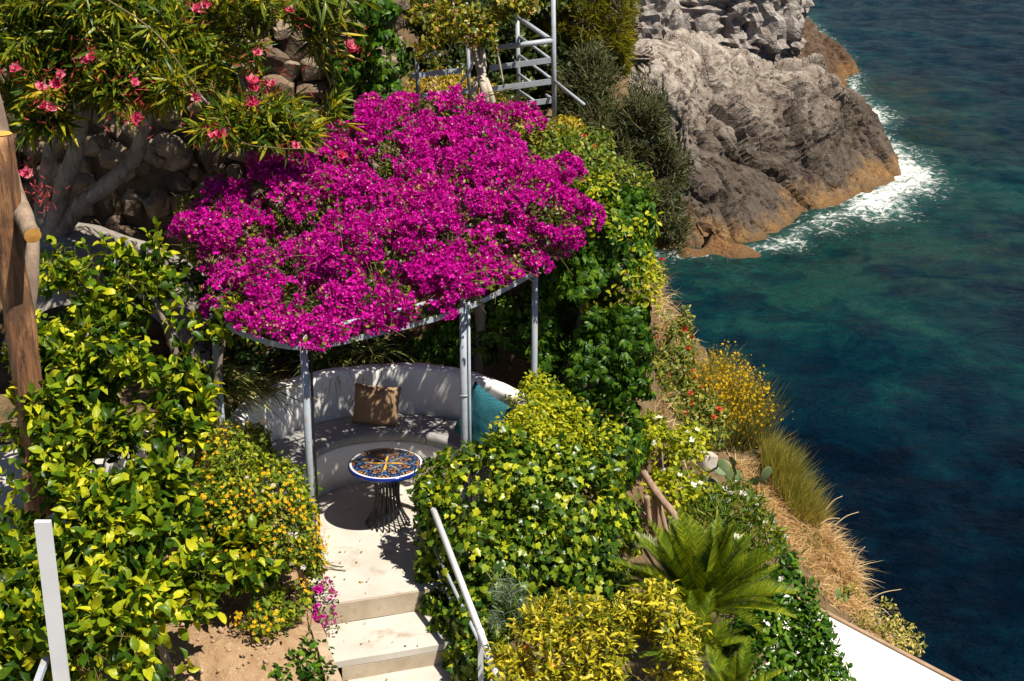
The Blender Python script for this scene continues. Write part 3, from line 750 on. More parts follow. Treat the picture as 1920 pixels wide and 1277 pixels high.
def pillow(name, c, wd, ht, th, yaw, lean, roll, mat, label, seed):
    n = 28; u, v = np.meshgrid(np.linspace(-1, 1, n), np.linspace(-1, 1, n), indexing='ij'); parts = []
    for s in (1, -1):
        t = ((1 - u ** 4).clip(0) * (1 - v ** 4).clip(0)) ** .55
        x = u * (1 - .07 * (1 - v ** 2)); y = v * (1 - .07 * (1 - u ** 2))
        q = np.stack([x * wd / 2, s * t * th / 2, y * ht / 2], -1)
        q[..., 1] += s * .05 * th * fbm(np.stack([u * 2.2, v * 2.2, 0 * u + s], -1), 3, seed) * t + .012 * np.sin(u * 2.5 + seed)
        q[..., 1] -= s * .025 * np.exp(-((u - .55 * np.sign(seed % 3 - 1)) ** 2 + (v + .55) ** 2) * 6) * t
        F = grid(n, n); parts.append((q.reshape(-1, 3), F if s < 0 else F[:, ::-1]))
    V, F = join(parts); R = rotm((0, 0, 1), yaw) @ rotm((1, 0, 0), lean) @ rotm((0, 1, 0), roll)
    return solo(name, V @ R.T + np.array(c), F, mat, label, 'pillow')
def fabric(name, a, b, sc):
    m, nt, nn, ll, bs = nodes(name)
    tc = N(nt, 'ShaderNodeTexCoord'); nz = noise(nt, sc, 2, .6, tc.outputs['Object']); 
    wv = N(nt, 'ShaderNodeTexWave', {'Scale': sc * .5, 'Distortion': 1.5}); ll.new(tc.outputs['Object'], wv.inputs['Vector'])
    wv2 = N(nt, 'ShaderNodeTexWave', {'Scale': sc * .5, 'Distortion': 1.5}, bands_direction='Z'); ll.new(tc.outputs['Object'], wv2.inputs['Vector'])
    h = M_(nt, 'ADD', nz, M_(nt, 'MULTIPLY', M_(nt, 'ADD', wv.outputs['Fac'], wv2.outputs['Fac']), .35))
    setin(nt, bs, 'Base Color', ramp(nt, h, [(.45, a), (1.0, b)])); bs.inputs['Roughness'].default_value = .95
    bs.inputs['Specular IOR Level'].default_value = .15; bump(nt, bs, h, .5, .004); return m
c = P(706, 757, y=13.22)
pillow('throw_pillow', (c[0], 13.20, .685), .44, .38, .15, math.radians(-4), math.radians(-17), math.radians(4), fabric('brown_wool', (.17, .10, .06), (.33, .22, .13), 90), 'brown woven pillow leaning on the back of the bench', 5)
pillow('throw_pillow', (-.27, 12.66, .775), .50, .52, .17, math.radians(-40), math.radians(-20), math.radians(14), fabric('teal_velvet', (.010, .062, .082), (.024, .115, .145), 40), 'teal pillow standing at the right end of the bench', 4)

# ------------------------------------------------------------------ table
TB = np.array([-1.09, 12.17, 0.0]); TZ = .545; TR = .325
tab = empty('ceramic_table', TB, 'round hand painted ceramic table on flared black metal rods', 'table')
m, nt, nn, ll, bs = nodes('painted_majolica')
tc = N(nt, 'ShaderNodeTexCoord'); xyz = N(nt, 'ShaderNodeSeparateXYZ', {0: tc.outputs['Object']})
x, y = xyz.outputs[0], xyz.outputs[1]
r = M_(nt, 'DIVIDE', M_(nt, 'SQRT', M_(nt, 'ADD', M_(nt, 'MULTIPLY', x, x), M_(nt, 'MULTIPLY', y, y))), TR)
th = M_(nt, 'ARCTAN2', y, x)
def petal(kk, ph, sharp): return M_(nt, 'POWER', M_(nt, 'ABSOLUTE', M_(nt, 'COSINE', M_(nt, 'ADD', M_(nt, 'MULTIPLY', th, kk / 2), ph))), sharp)
# mirrored sector coordinates give the kaleidoscope of scrolls and fruit between the rays
fold = M_(nt, 'ABSOLUTE', M_(nt, 'SUBTRACT', M_(nt, 'FRACT', M_(nt, 'MULTIPLY', M_(nt, 'ADD', th, 3.14159), 8 / 6.28318)), .5))
cx = N(nt, 'ShaderNodeCombineXYZ', {0: M_(nt, 'MULTIPLY', r, 6.0), 1: M_(nt, 'MULTIPLY', M_(nt, 'MULTIPLY', fold, r), 9.0), 2: 1.7}).outputs[0]
vo = N(nt, 'ShaderNodeTexVoronoi', {'Scale': 2.1}); ll.new(cx, vo.inputs['Vector'])
sep = N(nt, 'ShaderNodeSeparateColor', {0: vo.outputs['Color']}).outputs[0]
c = ramp(nt, sep, [(0, (.008, .012, .07)), (.22, (.03, .16, .36)), (.36, (.62, .25, .01)), (.50, (.50, .52, .52)), (.58, (.012, .015, .09)), (.7, (.10, .12, .01)), (.82, (.55, .28, .02)), (.9, (.30, .02, .03))], 'CONSTANT')
dk = ramp(nt, noise(nt, 2.2, 3, .6, cx, .8), [(.42, 0.0), (.5, 1.0)])
c = mix(nt, M_(nt, 'MULTIPLY', dk, .92), c, (.008, .006, .022))
lb_ = ramp(nt, M_(nt, 'SUBTRACT', petal(8, .0, 7.0), M_(nt, 'MULTIPLY', r, 1.6)), [(.05, 0.0), (.12, 1.0)])
c = mix(nt, M_(nt, 'MULTIPLY', lb_, .6), c, (.05, .22, .36))
ray8 = ramp(nt, M_(nt, 'SUBTRACT', petal(8, .4, 150.0), M_(nt, 'ADD', M_(nt, 'MULTIPLY', r, 1.1), .22)), [(.0, 0.0), (.08, 1.0)])
c = mix(nt, ray8, c, (.60, .33, .01))
ray4 = ramp(nt, M_(nt, 'SUBTRACT', petal(4, .0, 26.0), M_(nt, 'ADD', M_(nt, 'MULTIPLY', r, 2.3), -.05)), [(.0, 0.0), (.08, 1.0)])
c = mix(nt, ray4, c, (.85, .38, .01))
c = mix(nt, ramp(nt, r, [(.885, 0.0), (.89, 1.0)], 'CONSTANT'), c, (.012, .02, .10))
c = mix(nt, ramp(nt, r, [(.905, 0.0), (.91, 1.0)], 'CONSTANT'), c, (.66, .64, .6))
c = mix(nt, ramp(nt, r, [(.965, 0.0), (.97, 1.0)], 'CONSTANT'), c, (.006, .018, .17))
setin(nt, bs, 'Base Color', c); bs.inputs['Roughness'].default_value = .12; bs.inputs['Coat Weight'].default_value = .5
TOPM = m; RIMM = plain('cobalt_glaze', (.006, .022, .20), None, rough=.12, spec=.6, bmp=0)
IRON = plain('black_iron', (.012, .012, .014), (.02, .02, .022), 20, .42, .5, .1, 90, .002)
def disc(prof, k=64):
    V, F = [], []
    for r_, z_ in prof: V += [(r_ * math.cos(a), r_ * math.sin(a), z_) for a in np.linspace(0, 2 * np.pi, k, endpoint=False)]
    for i in range(len(prof) - 1):
        for j in range(k): a, b = i * k + j, i * k + (j + 1) % k; F.append((a, b, b + k, a + k))
    F += [tuple(range(k))[::-1], tuple(range((len(prof) - 1) * k, len(prof) * k))]
    return np.array(V), F
V, F = disc([(TR - .02, TZ - .001), (TR, TZ + .006), (TR + .004, TZ + .018), (TR, TZ + .028), (TR - .006, TZ + .0325)])
top = part('tabletop', V + TB, F, TOPM, tab)
V, F = disc([(TR - .02, TZ - .006), (TR + .003, TZ - .002), (TR + .0075, TZ + .012), (TR + .0065, TZ + .022), (TR + .003, TZ + .029)])
F = F[:-2]; part('glazed_rim', V + TB, F, RIMM, top)
for i in range(22):
    a = i * 2 * math.pi / 22; zz = np.linspace(0.004, TZ - .01, 14); t = zz / TZ
    rr_ = .104 + .092 * np.clip((.5 - t) / .5, 0, 1) ** 2.0 + .040 * np.clip((t - .55) / .45, 0, 1) ** 2
    pts = np.stack([rr_ * math.cos(a), rr_ * math.sin(a), zz], -1) + TB
    part('rod', *tube(pts, .0078, 6), IRON, tab)
for zz, rr_ in ((TZ - .012, .145), (.30, .103), (.40, .108)):
    a = np.linspace(0, 2 * np.pi, 33); part('hoop', *tube(np.stack([rr_ * np.cos(a), rr_ * np.sin(a), 0 * a + zz], -1) + TB, .006, 6), IRON, tab)

# ------------------------------------------------------------------ pergola
RZ = 2.03
pg = empty('pergola', (-1.63, 11.3, 0), 'grey steel pole pergola with curved bars under the bougainvillea', 'pergola')
posts = {'fl': P(569, 645, z=RZ), 'mid': P(868, 578, z=RZ), 'r': P(1003, 510, z=RZ), 'bl': P(401, 596, z=RZ)}
for k, (x, y, z) in posts.items():
    b = {'fl': -.2, 'mid': -.1, 'r': .2, 'bl': .3}[k]; t = {'fl': 2.10, 'mid': 2.16, 'r': 2.2, 'bl': 2.06}[k]
    p = part('post', *tube([(x, y, b), (x, y, 1.0), (x, y, t)], .031 if k != 'r' else .028, 14), METAL, pg)
    part('post_cap', *tube([(x, y, t), (x, y, t + .006)], .0315, 14), METAL, p)
x, y, z = posts['mid']
part('side_pipe', *tube([(x + .048, y - .01, .0), (x + .048, y - .01, 2.1)], .012, 8), METAL, pg)
part('clamp', *tube([(x, y, 1.25), (x, y, 1.262)], .038, 12), METAL, pg)
BLACK = plain('black_rubber', (.012, .012, .013), None, rough=.5, bmp=0)
x, y, z = posts['fl']
cab = spline([(x + .052, y + .02, 1.98), (x + .048, y - .01, 1.3), (x + .052, y - .01, .5), (x + .048, y - .01, .05), (x + .11, y - .08, -.05)], 40)
part('cable', *tube(cab, .011, 6), BLACK, pg)
ringp = [P(401, 590, z=RZ), P(455, 626, z=RZ), P(569, 651, z=RZ), P(720, 622, z=RZ), P(868, 580, z=RZ), P(985, 521, z=RZ), P(1003, 505, z=RZ), P(1000, 430, z=RZ)]
def flat(pts, wdt, h):
    V, F = [], []
    T = nrm(np.gradient(pts, axis=0)); S = nrm(np.cross(T, (0, 0, 1.0)))
    for p, s in zip(pts, S):
        for a, b in ((-1, -1), (1, -1), (1, 1), (-1, 1)): V.append(p + s * a * wdt / 2 + np.array([0, 0, b * h / 2]))
    n = len(pts)
    F = [(i * 4 + j, i * 4 + (j + 1) % 4, i * 4 + 4 + (j + 1) % 4, i * 4 + 4 + j) for i in range(n - 1) for j in range(4)] + [(0, 1, 2, 3), tuple((n - 1) * 4 + j for j in (3, 2, 1, 0))]
    return np.array(V), F
rs = spline(ringp, 60); cc = np.array([-1.0, 12.9, RZ])
part('curved_bar', *flat(rs, .012, .045), METAL, pg, False)
rs2 = rs + np.array([0, 0, .135]); rs2[:, :2] += nrm(cc - rs)[:, :2] * .05
part('curved_bar', *tube(rs2[19:], .017, 8), METAL, pg)
for q in np.linspace(19, 54, 7).astype(int):
    part('cross_bar', *tube([rs2[q], rs2[q] + np.array([.1, 2.4, .12])], .011, 6), METAL, pg)
for t in (.35, .7):
    part('cross_bar', *tube(np.stack([rs2[q] + np.array([.1, 2.4, .12]) * t for q in np.linspace(19, 54, 7).astype(int)]), .013, 6), METAL, pg)

# ------------------------------------------------------------------ handrails
RAIL = plain('pale_grey_enamel', (.58, .59, .62), (.52, .53, .56), 6, .4, .5, .05, 60, .002)
hr = empty('handrail', (-.3, 9.6, -.4), 'pale tubular handrail running down beside the ivy', 'handrail')
a, b = P(813, 957, y=11.18), P(936, 1277, y=9.6); e = b + (b - a) * .35
rl = part('rail', *tube([a, a + (e - a) * .5, e], .026, 14), RAIL, hr)
part('end_cap', *tube([a + (a - e) * .001, a - (e - a) * .004], .0265, 14), RAIL, rl)
q = a + (e - a) * .545
part('post', *bar(q - (0, 0, .02), q - (0, 0, 1.1), .04, .04, (0, 1, 0)), RAIL, hr, False)
part('collar', *tube([q - nrm(e - a) * .02, q + nrm(e - a) * .02], .031, 14), RAIL, hr)
a2, b2 = P(812, 1022, y=11.15), P(916, 1240, y=10.05)
part('lower_rail', *tube([a2, (a2 + b2) / 2, b2 + (b2 - a2) * .5], .015, 8), METAL, hr)
a3 = a2 + np.array([.0, 0.05, -.20]); part('lower_rail', *tube([a3, a3 + (b2 - a2) * .35], .013, 8), METAL, hr)
rp = empty('railing_post', P(84, 1100, y=8.8) * (1, 1, 0) - (0, 0, .35), 'white square steel railing post in the left foreground', 'post')
t = P(80, 977, y=8.8)
part('upright', *bar((t[0], t[1], t[2]), (t[0], t[1], -.35), .10, .04, (0, 1, 0)), plain('white_enamel', (.66, .67, .70), (.62, .63, .66), 5, .35, .5, .04, 60, .002), rp, False)
q = P(86, 1236, y=8.86); part('rail', *bar(q, q + np.array([-.05, -1.2, -.35]), .04, .04), METAL, rp, False)
part('base_plate', *box((t[0], t[1], -.33), (.2, .14, .012)), METAL, rp, False)
pp = empty('handrail', P(300, 823, y=11.6) * (1, 1, 0), 'short grey pipe rail poking from the lemon leaves beside yellow lantana', 'handrail')
a, b = P(296, 822, y=11.7), P(382, 845, y=11.55)
part('rail', *tube([a + (a - b) * .6, a, b], .024, 10), RAIL, pp)
part('post', *tube([a, a * (1, 1, 0)], .02, 8), RAIL, pp)
lw = P(330, 872, y=11.9)
solo('low_wall', *box((lw[0] - .25, 12.05, .42), (.75, .18, .95), .1), WHITE, 'low white wall glimpsed between lemon leaves and lantana', 'wall', smooth=False)
# fallen leaves on the paving
fl = []
for i in range(46):
    u, d = RNG.uniform(-.4, .35), RNG.uniform(-1.9, 1.0); p = ud(u, d, 0)
    zf = .0 if d < 0 else (-.18 if d < .56 else -.36)
    fl.append(xf(OVAL[i % 3], rotm((0, 0, 1), RNG.uniform(0, 6)) @ rotm((1, 0, 0), RNG.uniform(-.15, .15)), RNG.uniform(.012, .035), (p[0], p[1], zf + .012)))
o = solo('fallen_leaves', *join(fl), leafmat('dry_leaf', [(0, (.10, .05, .02)), (1, (.30, .20, .05))], .1), kind='stuff'); tag(o, 'few dry leaves scattered on the pale concrete')
# bottom right roof terrace
wr = empty('white_roof', (3.6, 10.5, -2.2), 'bright white flat roof corner with thin brown edge strip', 'roof')
zt = -1.62; q0, q1 = P(1535, 1145, z=zt), P(1786, 1277, z=zt); dr = nrm(q1 - q0); nr = np.array([dr[1], -dr[0], 0])
if nr[1] > 0: nr = -nr
c0 = [q0 - dr * .8, q1 + dr * 2, q1 + dr * 2 + nr * 4, q0 - dr * .8 + nr * 4]
V = np.array([p for p in c0] + [p - (0, 0, .6) for p in c0])
part('slab', V, np.array([(0, 3, 2, 1)[::-1], (0, 1, 5, 4), (1, 2, 6, 5), (2, 3, 7, 6), (3, 0, 4, 7)]), plain('white_roof_paint', (.80, .78, .74), (.76, .74, .70), 2, .8, .2, .08, 30, .003), wr, False)
part('edge_strip', *bar(q0 - dr * .8 + (0, 0, .006) - nr * .015, q1 + dr * 2 + (0, 0, .006) - nr * .015, .045, .03), plain('terracotta_strip', (.36, .25, .17), (.28, .18, .12), 8, .9, .2, .3), wr, False)

# ------------------------------------------------------------------ stone wall at the back
sw = empty('stone_wall', (-3.4, 16.4, 1.0), 'rough dry stone retaining wall behind the oleander', 'wall')
STONE = []
for i, (a, b) in enumerate((((.23, .165, .115), (.14, .098, .066)), ((.31, .245, .185), (.19, .145, .10)), ((.16, .115, .082), (.09, .064, .046)))):
    STONE.append(plain('wall_stone_%s' % 'abc'[i], a, b, 5, .92, .15, 1.0, 9, .06, stain=((.18, .14, .10), 7.0)))
smesh = []
def hull_stone(rg, k=17, pw=.6, bev=.06):
    """angular broken stone: bevelled convex hull of random points on a boxy shape"""
    bm = bmesh.new(); v = nrm(rg.normal(size=(k, 3))); v = np.sign(v) * np.abs(v) ** pw * rg.uniform(.82, 1.08, (k, 1))
    for p in v: bm.verts.new(p)
    r = bmesh.ops.convex_hull(bm, input=list(bm.verts)); bmesh.ops.delete(bm, geom=[g for g in r['geom_interior'] if isinstance(g, bmesh.types.BMVert)], context='VERTS')
    bmesh.ops.dissolve_limit(bm, angle_limit=.30, verts=list(bm.verts), edges=list(bm.edges))
    bmesh.ops.bevel(bm, geom=list(bm.edges), offset=bev, segments=1, affect='EDGES')
    bmesh.ops.triangulate(bm, faces=list(bm.faces)); bm.verts.ensure_lookup_table(); bm.verts.index_update()
    V = np.array([q.co[:] for q in bm.verts]); F = np.array([[q.index for q in f.verts] for f in bm.faces]); bm.free()
    V = V * (1 + .04 * fbm(V * 3, 2, 3))[:, None]
    return V / np.abs(V).max(0), F
hrg = np.random.default_rng(77)
for i in range(12):
    V, F = hull_stone(hrg); smesh.append(mk_mesh('stone', V, F, STONE[i % 3], False))
rngs = np.random.default_rng(5)
z = .45; cnt = 0
while z < 4.3:
    h = rngs.uniform(.16, .34); x = -6.0 + rngs.uniform(0, .3)
    while x < -1.3:
        wd = h * rngs.uniform(.8, 2.0)
        if cnt < 460 and not (x > -5.6 and z > 3.95):
            o = link('stone', smesh[rngs.integers(12)], sw); cnt += 1
            o.location = (x + wd / 2 + 3.4, rngs.uniform(-.05, .06) + .10 * math.sin(x * 1.7 + z), z + h / 2 - 1.0 + rngs.uniform(-.09, .09))
            o.scale = (wd * .55 * rngs.uniform(.75, 1.15), .22 * rngs.uniform(.6, 1.2), h * .58 * rngs.uniform(.75, 1.25)); o.rotation_euler = (rngs.uniform(-.35, .35), rngs.uniform(-.6, .6), rngs.uniform(-.3, .3))
        x += wd
    z += h
for j in range(110):
    o = link('stone', smesh[rngs.integers(12)], sw); sz = rngs.uniform(.05, .13)
    o.location = (rngs.uniform(-5.8, -1.35) + 3.4, rngs.uniform(-.14, -.04), rngs.uniform(.5, 4.0) - 1.0); o.scale = (sz * rngs.uniform(.8, 1.6), sz, sz * rngs.uniform(.6, 1.1)); o.rotation_euler = tuple(rngs.uniform(-.8, .8, 3))
X, Zz = np.meshgrid(np.linspace(-6.8, -1.2, 90), np.linspace(-.2, 4.7, 70), indexing='ij')
Yb = 16.40 + .06 * fbm(np.stack([X * 3, Zz * 3, 0 * X], -1), 3, 4)
part('mortar_core', np.stack([X, Yb, Zz], -1).reshape(-1, 3), grid(90, 70), plain('wall_mortar', (.17, .125, .085), (.10, .075, .05), 6, .95, .1, .9, 20, .04), sw)
# smooth bank of concrete at the foot of the oleander
pts = [P(60, 430, y=15.6), P(150, 430, y=15.7), P(230, 470, y=15.0), P(290, 560, y=13.9), P(110, 560, y=13.9), P(60, 520, y=14.6), P(170, 500, y=14.7), P(250, 530, y=14.2)]
rock('garden_boulder', pts + [np.array([-5.2, 14.4, .6]), np.array([-2.7, 13.6, .5]), np.array([-2.9, 15.5, .8])], (-4.9, -2.9, 13.7, 15.9), plain('grey_stone_bank', (.30, .27, .24), (.20, .175, .15), 4, .9, .2, .6, 12, .04, stain=((.12, .1, .08), 6)), 'smooth grey stone bank at the foot of the oleander trunks', 33, .05, res=.05, eps=.5)

# ------------------------------------------------------------------ peeled log post at the left
m, nt, nn, ll, bs = nodes('peeled_chestnut')
geo = N(nt, 'ShaderNodeNewGeometry'); mp = N(nt, 'ShaderNodeMapping', {'Scale': (14, 14, 1.6)}); ll.new(geo.outputs['Position'], mp.inputs['Vector'])
n1 = noise(nt, 1.0, 6, .65, mp.outputs[0], .5); n2 = noise(nt, 3.0, 4, .6, geo.outputs['Position'])
c = ramp(nt, n1, [(.34, (.045, .02, .010)), (.44, (.17, .075, .032)), (.54, (.30, .14, .06)), (.68, (.46, .25, .115))])
c = mix(nt, ramp(nt, n2, [(.5, 0.0), (.62, .85)]), c, (.12, .06, .03))
setin(nt, bs, 'Base Color', c); bs.inputs['Roughness'].default_value = .75; bump(nt, bs, n1, 1.0, .06); LOG = m
CUT = plain('fresh_cut_wood', (.70, .36, .09), (.58, .27, .06), 16, .8, .2, .4, 40, .006)
BARKB = plain('log_bark', (.30, .22, .16), (.17, .12, .09), 10, .9, .2, .8, 25, .02, stretch=(1, 1, .3))
lg = empty('log_post', P(62, 825, y=10.95) * (1, 1, 0), 'tall peeled brown log post with sawn branch stubs at the left edge', 'tree trunk')
def log(pts, r, mat, name, k=20, cut=False):
    s = spline(pts, 34); rr_ = np.interp(np.linspace(0, 1, 34), np.linspace(0, 1, len(r)), r)
    V, F = tube(s, rr_, k); q = np.repeat(s, k, 0)
    d = .14 * fbm(V[:len(q)] * np.array([7, 7, 1.8]), 4, 6); V[:len(q)] = q + (V[:len(q)] - q) * (1 + d)[:, None]
    o = part(name, V, F, mat, lg)
    if cut:
        T = nrm(s[-1] - s[-2]); a = np.linspace(0, 2 * np.pi, 24, endpoint=False); e1 = nrm(np.cross(T, (0, 0, 1))); e2 = np.cross(T, e1)
        R_ = rr_[-1] * .93; V = np.array([s[-1] + T * .012] + [s[-1] + T * .008 + R_ * (math.cos(t) * e1 + math.sin(t) * e2) for t in a])
        part('sawn_face', V, np.array([(0, 1 + i, 1 + (i + 1) % 24) for i in range(24)]), CUT, o, False)
log([P(72, 960, y=10.9), P(62, 820, y=10.95), P(46, 680, y=11.0), P(26, 520, y=11.0), P(10, 380, y=11.0), P(0, 252, y=11.0)], [.11, .105, .11, .108, .104, .09], LOG, 'trunk', 28, True)
log([P(-30, 130, y=11.5), P(8, 280, y=11.4), P(34, 380, y=11.1), P(61, 441, y=10.7)], [.065, .07, .07, .066], BARKB, 'branch_stub', 18, True)
log([P(46, 640, y=11.15), P(60, 500, y=11.3), P(62, 430, y=11.5)], [.065, .055, .05], BARKB, 'branch_stub', 14, True)

# ------------------------------------------------------------------ upper steel frame
fr = empty('steel_frame', P(1038, 240, y=17.4), 'grey steel rail frame above the bougainvillea wrapped by vine', 'frame')
def post2(px0, py0, px1, py1, y, r=.03, name='post'):
    part(name, *tube([P(px0, py0, y=y), P(px1, py1, y=y)], r, 10), METAL, fr)
FY = 17.0
post2(1037, -40, 1040, 262, FY, .027); post2(970, 30, 973, 205, 18.3, .026); post2(781, 82, 784, 200, 16.9, .022); post2(877, 60, 880, 195, 17.6, .022)
for (x0, y0, x1, y1, ya, yb, rd) in ((932, 90, 1037, 76, FY, FY, 1), (918, 128, 1037, 112, FY, FY, 0), (770, 143, 865, 132, 17.0, 17.3, 0), (775, 183, 880, 170, 16.8, 17.2, 0), (905, 170, 1037, 152, FY, FY, 0), (990, 194, 1036, 188, FY, FY, 0), (965, 236, 1036, 226, FY, FY, 0), (725, 88, 745, 88, 16.6, 16.6, 0), (785, 38, 830, 36, 17.2, 17.2, 0), (786, 104, 830, 100, 17.2, 17.4, 0)):
    a, b = P(x0, y0, y=ya), P(x1, y1, y=yb)
    part('rail', *(tube([a, b], .03, 10) if rd else bar(a, b, .02, .06)), METAL, fr, bool(rd))
for (x0, y0, ya, x1, y1, yb) in ((967, 30, 18.3, 1034, 76, FY), (973, 68, 18.3, 1036, 114, FY), (973, 103, 18.3, 1036, 150, FY), (972, 138, 18.3, 1000, 158, 17.6), (973, 170, 18.3, 1003, 190, 17.5), (1024, 178, 17.2, 1037, 187, FY), (1040, 152, FY, 1095, 196, 15.9), (1041, 226, FY, 1085, 262, 16.0)):
    part('brace', *tube([P(x0, y0, y=ya), P(x1, y1, y=yb)], .017 if y0 != 30 else .028, 8), METAL, fr)

# ------------------------------------------------------------------ rustic wooden rail
wf = empty('wooden_railing', P(1240, 985, y=12.6), 'weathered branch railing between creeper wall and cycad', 'railing')
WOOD = plain('weathered_branch', (.36, .25, .18), (.22, .14, .10), 12, .9, .2, .7, 40, .01, stretch=(1, 1, .4))
for pts, r in (([(1206, 885, 12.9), (1232, 925, 12.7), (1262, 962, 12.5), (1275, 985, 12.4), (1272, 1010, 12.4)], .036), ([(1212, 930, 12.9), (1218, 985, 12.9)], .026), ([(1228, 930, 12.75), (1230, 1010, 12.75)], .033), ([(1234, 932, 12.7), (1250, 1000, 12.65)], .022), ([(1195, 952, 13.0), (1218, 985, 12.9)], .03)):
    s = spline([P(a, b, y=c) for a, b, c in pts], 14); part('branch', *tube(s, r * (1 + .15 * vnoise(s * 8)), 9), WOOD, wf)
def stone(px, py, y, r, seed, label, mat):
    V, F = hull_stone(np.random.default_rng(seed + 40), 20, .7, .1); solo('pale_stone', V * np.array(r) + P(px, py, y=y), F, mat, label, 'stone', smooth=False)
PALE = plain('bleached_limestone', (.52, .47, .42), (.40, .35, .30), 6, .9, .2, .4, 16, .015, stain=((.34, .28, .22), 8))
stone(1325, 862, 14.2, (.11, .1, .10), 1, 'rounded white stone on the slope above the cycad', PALE)
stone(1285, 842, 14.3, (.13, .1, .08), 2, 'white stone half hidden by leaves left of rounded one', PALE)
stone(1300, 925, 13.7, (.13, .1, .12), 3, 'pale stone under the yellow-green bush beside wooden railing', PALE)
stone(1408, 962, 14.0, (.08, .08, .06), 4, 'small pale stone at the edge of the dry grass', PALE)
# terracotta pot behind the bench
pt = P(540, 694, y=13.95); V, F = disc([(.09, -.14), (.13, .08), (.145, .08), (.145, .12), (.12, .12), (.11, .09)], 28)
solo('terracotta_pot', V + pt, F[:-1], plain('terracotta', (.36, .13, .06), (.28, .1, .05), 8, .85, .2, .3), 'terracotta pot in shade behind the bench', 'pot')

# ------------------------------------------------------------------ plants
def plant(name, label, cat, base, group=None): return empty(name, base, label, cat, group)
def gbase(x, y, dz=0.0): return np.array([x, y, float(ground(x, y)) + dz])
def bush(root, blobs, n, tpls, size, mat, n_single=300, piece='leaf', rest='foliage', shell=(.6, 1.05), amp=.22, freq=2.0, gap=None,
         up=.5, rnd=.6, axis_out=.3, droop=.3, back=.25, cell=9.0, low=-.75, seed=5):
    p, nm = sample(blobs, n, shell, amp, freq, gap, back, low, seed=seed)
    R = lay(p, nm, up, rnd, axis_out, droop); s = size * RNG.uniform(.65, 1.25, len(p))
    pieces(root, piece, tpls, p, R, s, mat, n_single, rest, cell); return p, nm
def sprig_bush(root, blobs, n, k, L, tpls, size, mat, n_single=300, gap=None, shell=(.5, 1.03), amp=.25, freq=2.0, up=.6, rnd=.4, ang=(.6, 1.3), back=.25,
               twig=None, droop=.15, cell=12.0, seed=5, low=-.75, piece='leaf'):
    p, nm = sample(blobs, n, shell, amp, freq, gap, back, low, seed=seed)
    q, R, (A, B_) = shoots(p, nm, k, L, ang, up, rnd, droop=droop); s = size * RNG.uniform(.6, 1.3, len(q))
    pieces(root, piece, tpls, q, R, s, mat, n_single, 'foliage', cell)
    if twig is not None:
        V, F = prisms(A, B_, twig, twig * .5); part('twigs', V, F, TWIG, root, True, 'stuff')
    return p, nm
def scatter_flowers(root, p, nm, n, tpls, size, mat, name, n_single=200, lift=.03, sort=None, cell=9.0, rest='flowers'):
    i = RNG.choice(len(p), min(n, len(p)), False); q = p[i] + nm[i] * lift; R = frames(np.cross(nm[i] + .4 * unit_rand(len(i)), unit_rand(len(i))), nm[i] + np.array([0, -.3, .5]) + .5 * unit_rand(len(i)))
    pieces(root, name, tpls, q, R, size * RNG.uniform(.7, 1.25, len(i)), mat, n_single, rest, cell)

LEM = leafmat('lemon_leaf', [(0, (.014, .042, .004)), (.36, (.060, .13, .007)), (.66, (.22, .30, .010)), (1, (.56, .54, .02))], .36, .36, .35, patch=.45, patch_scale=3.2)
BGREEN = leafmat('bougainvillea_leaf', [(0, (.018, .042, .005)), (.5, (.06, .10, .010)), (1, (.26, .24, .02))], .35)
MAG = leafmat('magenta_bract', [(0, (.28, .001, .155)), (.45, (.56, .002, .31)), (.82, (.70, .008, .41)), (.97, (.76, .06, .48)), (1, (.50, .24, .14))], .35, .6, .2, (1.1, .6, 1.1), .22, 1.4)
CRP = leafmat('creeper_leaf', [(0, (.014, .048, .005)), (.5, (.045, .12, .008)), (1, (.14, .25, .012))], .34, .38, .4)
IVYM = leafmat('ivy_leaf', [(0, (.016, .050, .006)), (.4, (.060, .125, .010)), (.80, (.20, .28, .014)), (1, (.48, .49, .02))], .34, .32, .5, patch=.42, patch_scale=1.8)
YGR = leafmat('yellow_green_leaf', [(0, (.08, .15, .008)), (.5, (.32, .36, .012)), (1, (.58, .54, .02))], .4, .45, .4)
GOLD = leafmat('golden_leaf', [(0, (.06, .09, .006)), (.35, (.24, .25, .010)), (.75, (.56, .47, .018)), (1, (.72, .62, .06))], .38, .4, .45)
OLE = leafmat('oleander_leaf', [(0, (.028, .07, .008)), (.4, (.10, .16, .012)), (.8, (.30, .31, .016)), (1, (.58, .44, .02))], .38, .38, .5)
OLIVE = leafmat('grey_olive_leaf', [(0, (.028, .040, .014)), (.6, (.070, .085, .030)), (1, (.16, .15, .06))], .25, .5, .4)
PINEM = leafmat('pine_needle', [(0, (.05, .075, .006)), (.5, (.17, .18, .010)), (1, (.40, .32, .015))], .35, .5, .3)
LANT = leafmat('lantana_leaf', [(0, (.040, .09, .008)), (.5, (.15, .21, .012)), (1, (.40, .40, .02))], .35, .5, .35)
YEL = leafmat('lantana_flower', [(0, (.66, .32, .006)), (.4, (.76, .46, .010)), (1, (.82, .56, .03))], .3, .6, .2, (1, .9, .5), .1)
BRY = leafmat('broom_flower', [(0, (.60, .38, .006)), (1, (.80, .56, .02))], .3, .6, .2, (1, .9, .5), .1)
PINK = leafmat('pink_petal', [(0, (.52, .02, .10)), (.5, (.70, .08, .19)), (1, (.80, .34, .40))], .35, .6, .2, (1.1, .7, .8), .2)
REDBUD = leafmat('red_bud', [(0, (.25, .02, .02)), (1, (.45, .06, .06))], .2, .6, .2)
REDF = leafmat('trumpet_flower', [(0, (.55, .03, .02)), (1, (.75, .16, .08))], .3, .5, .3, (1, .6, .5), .1)
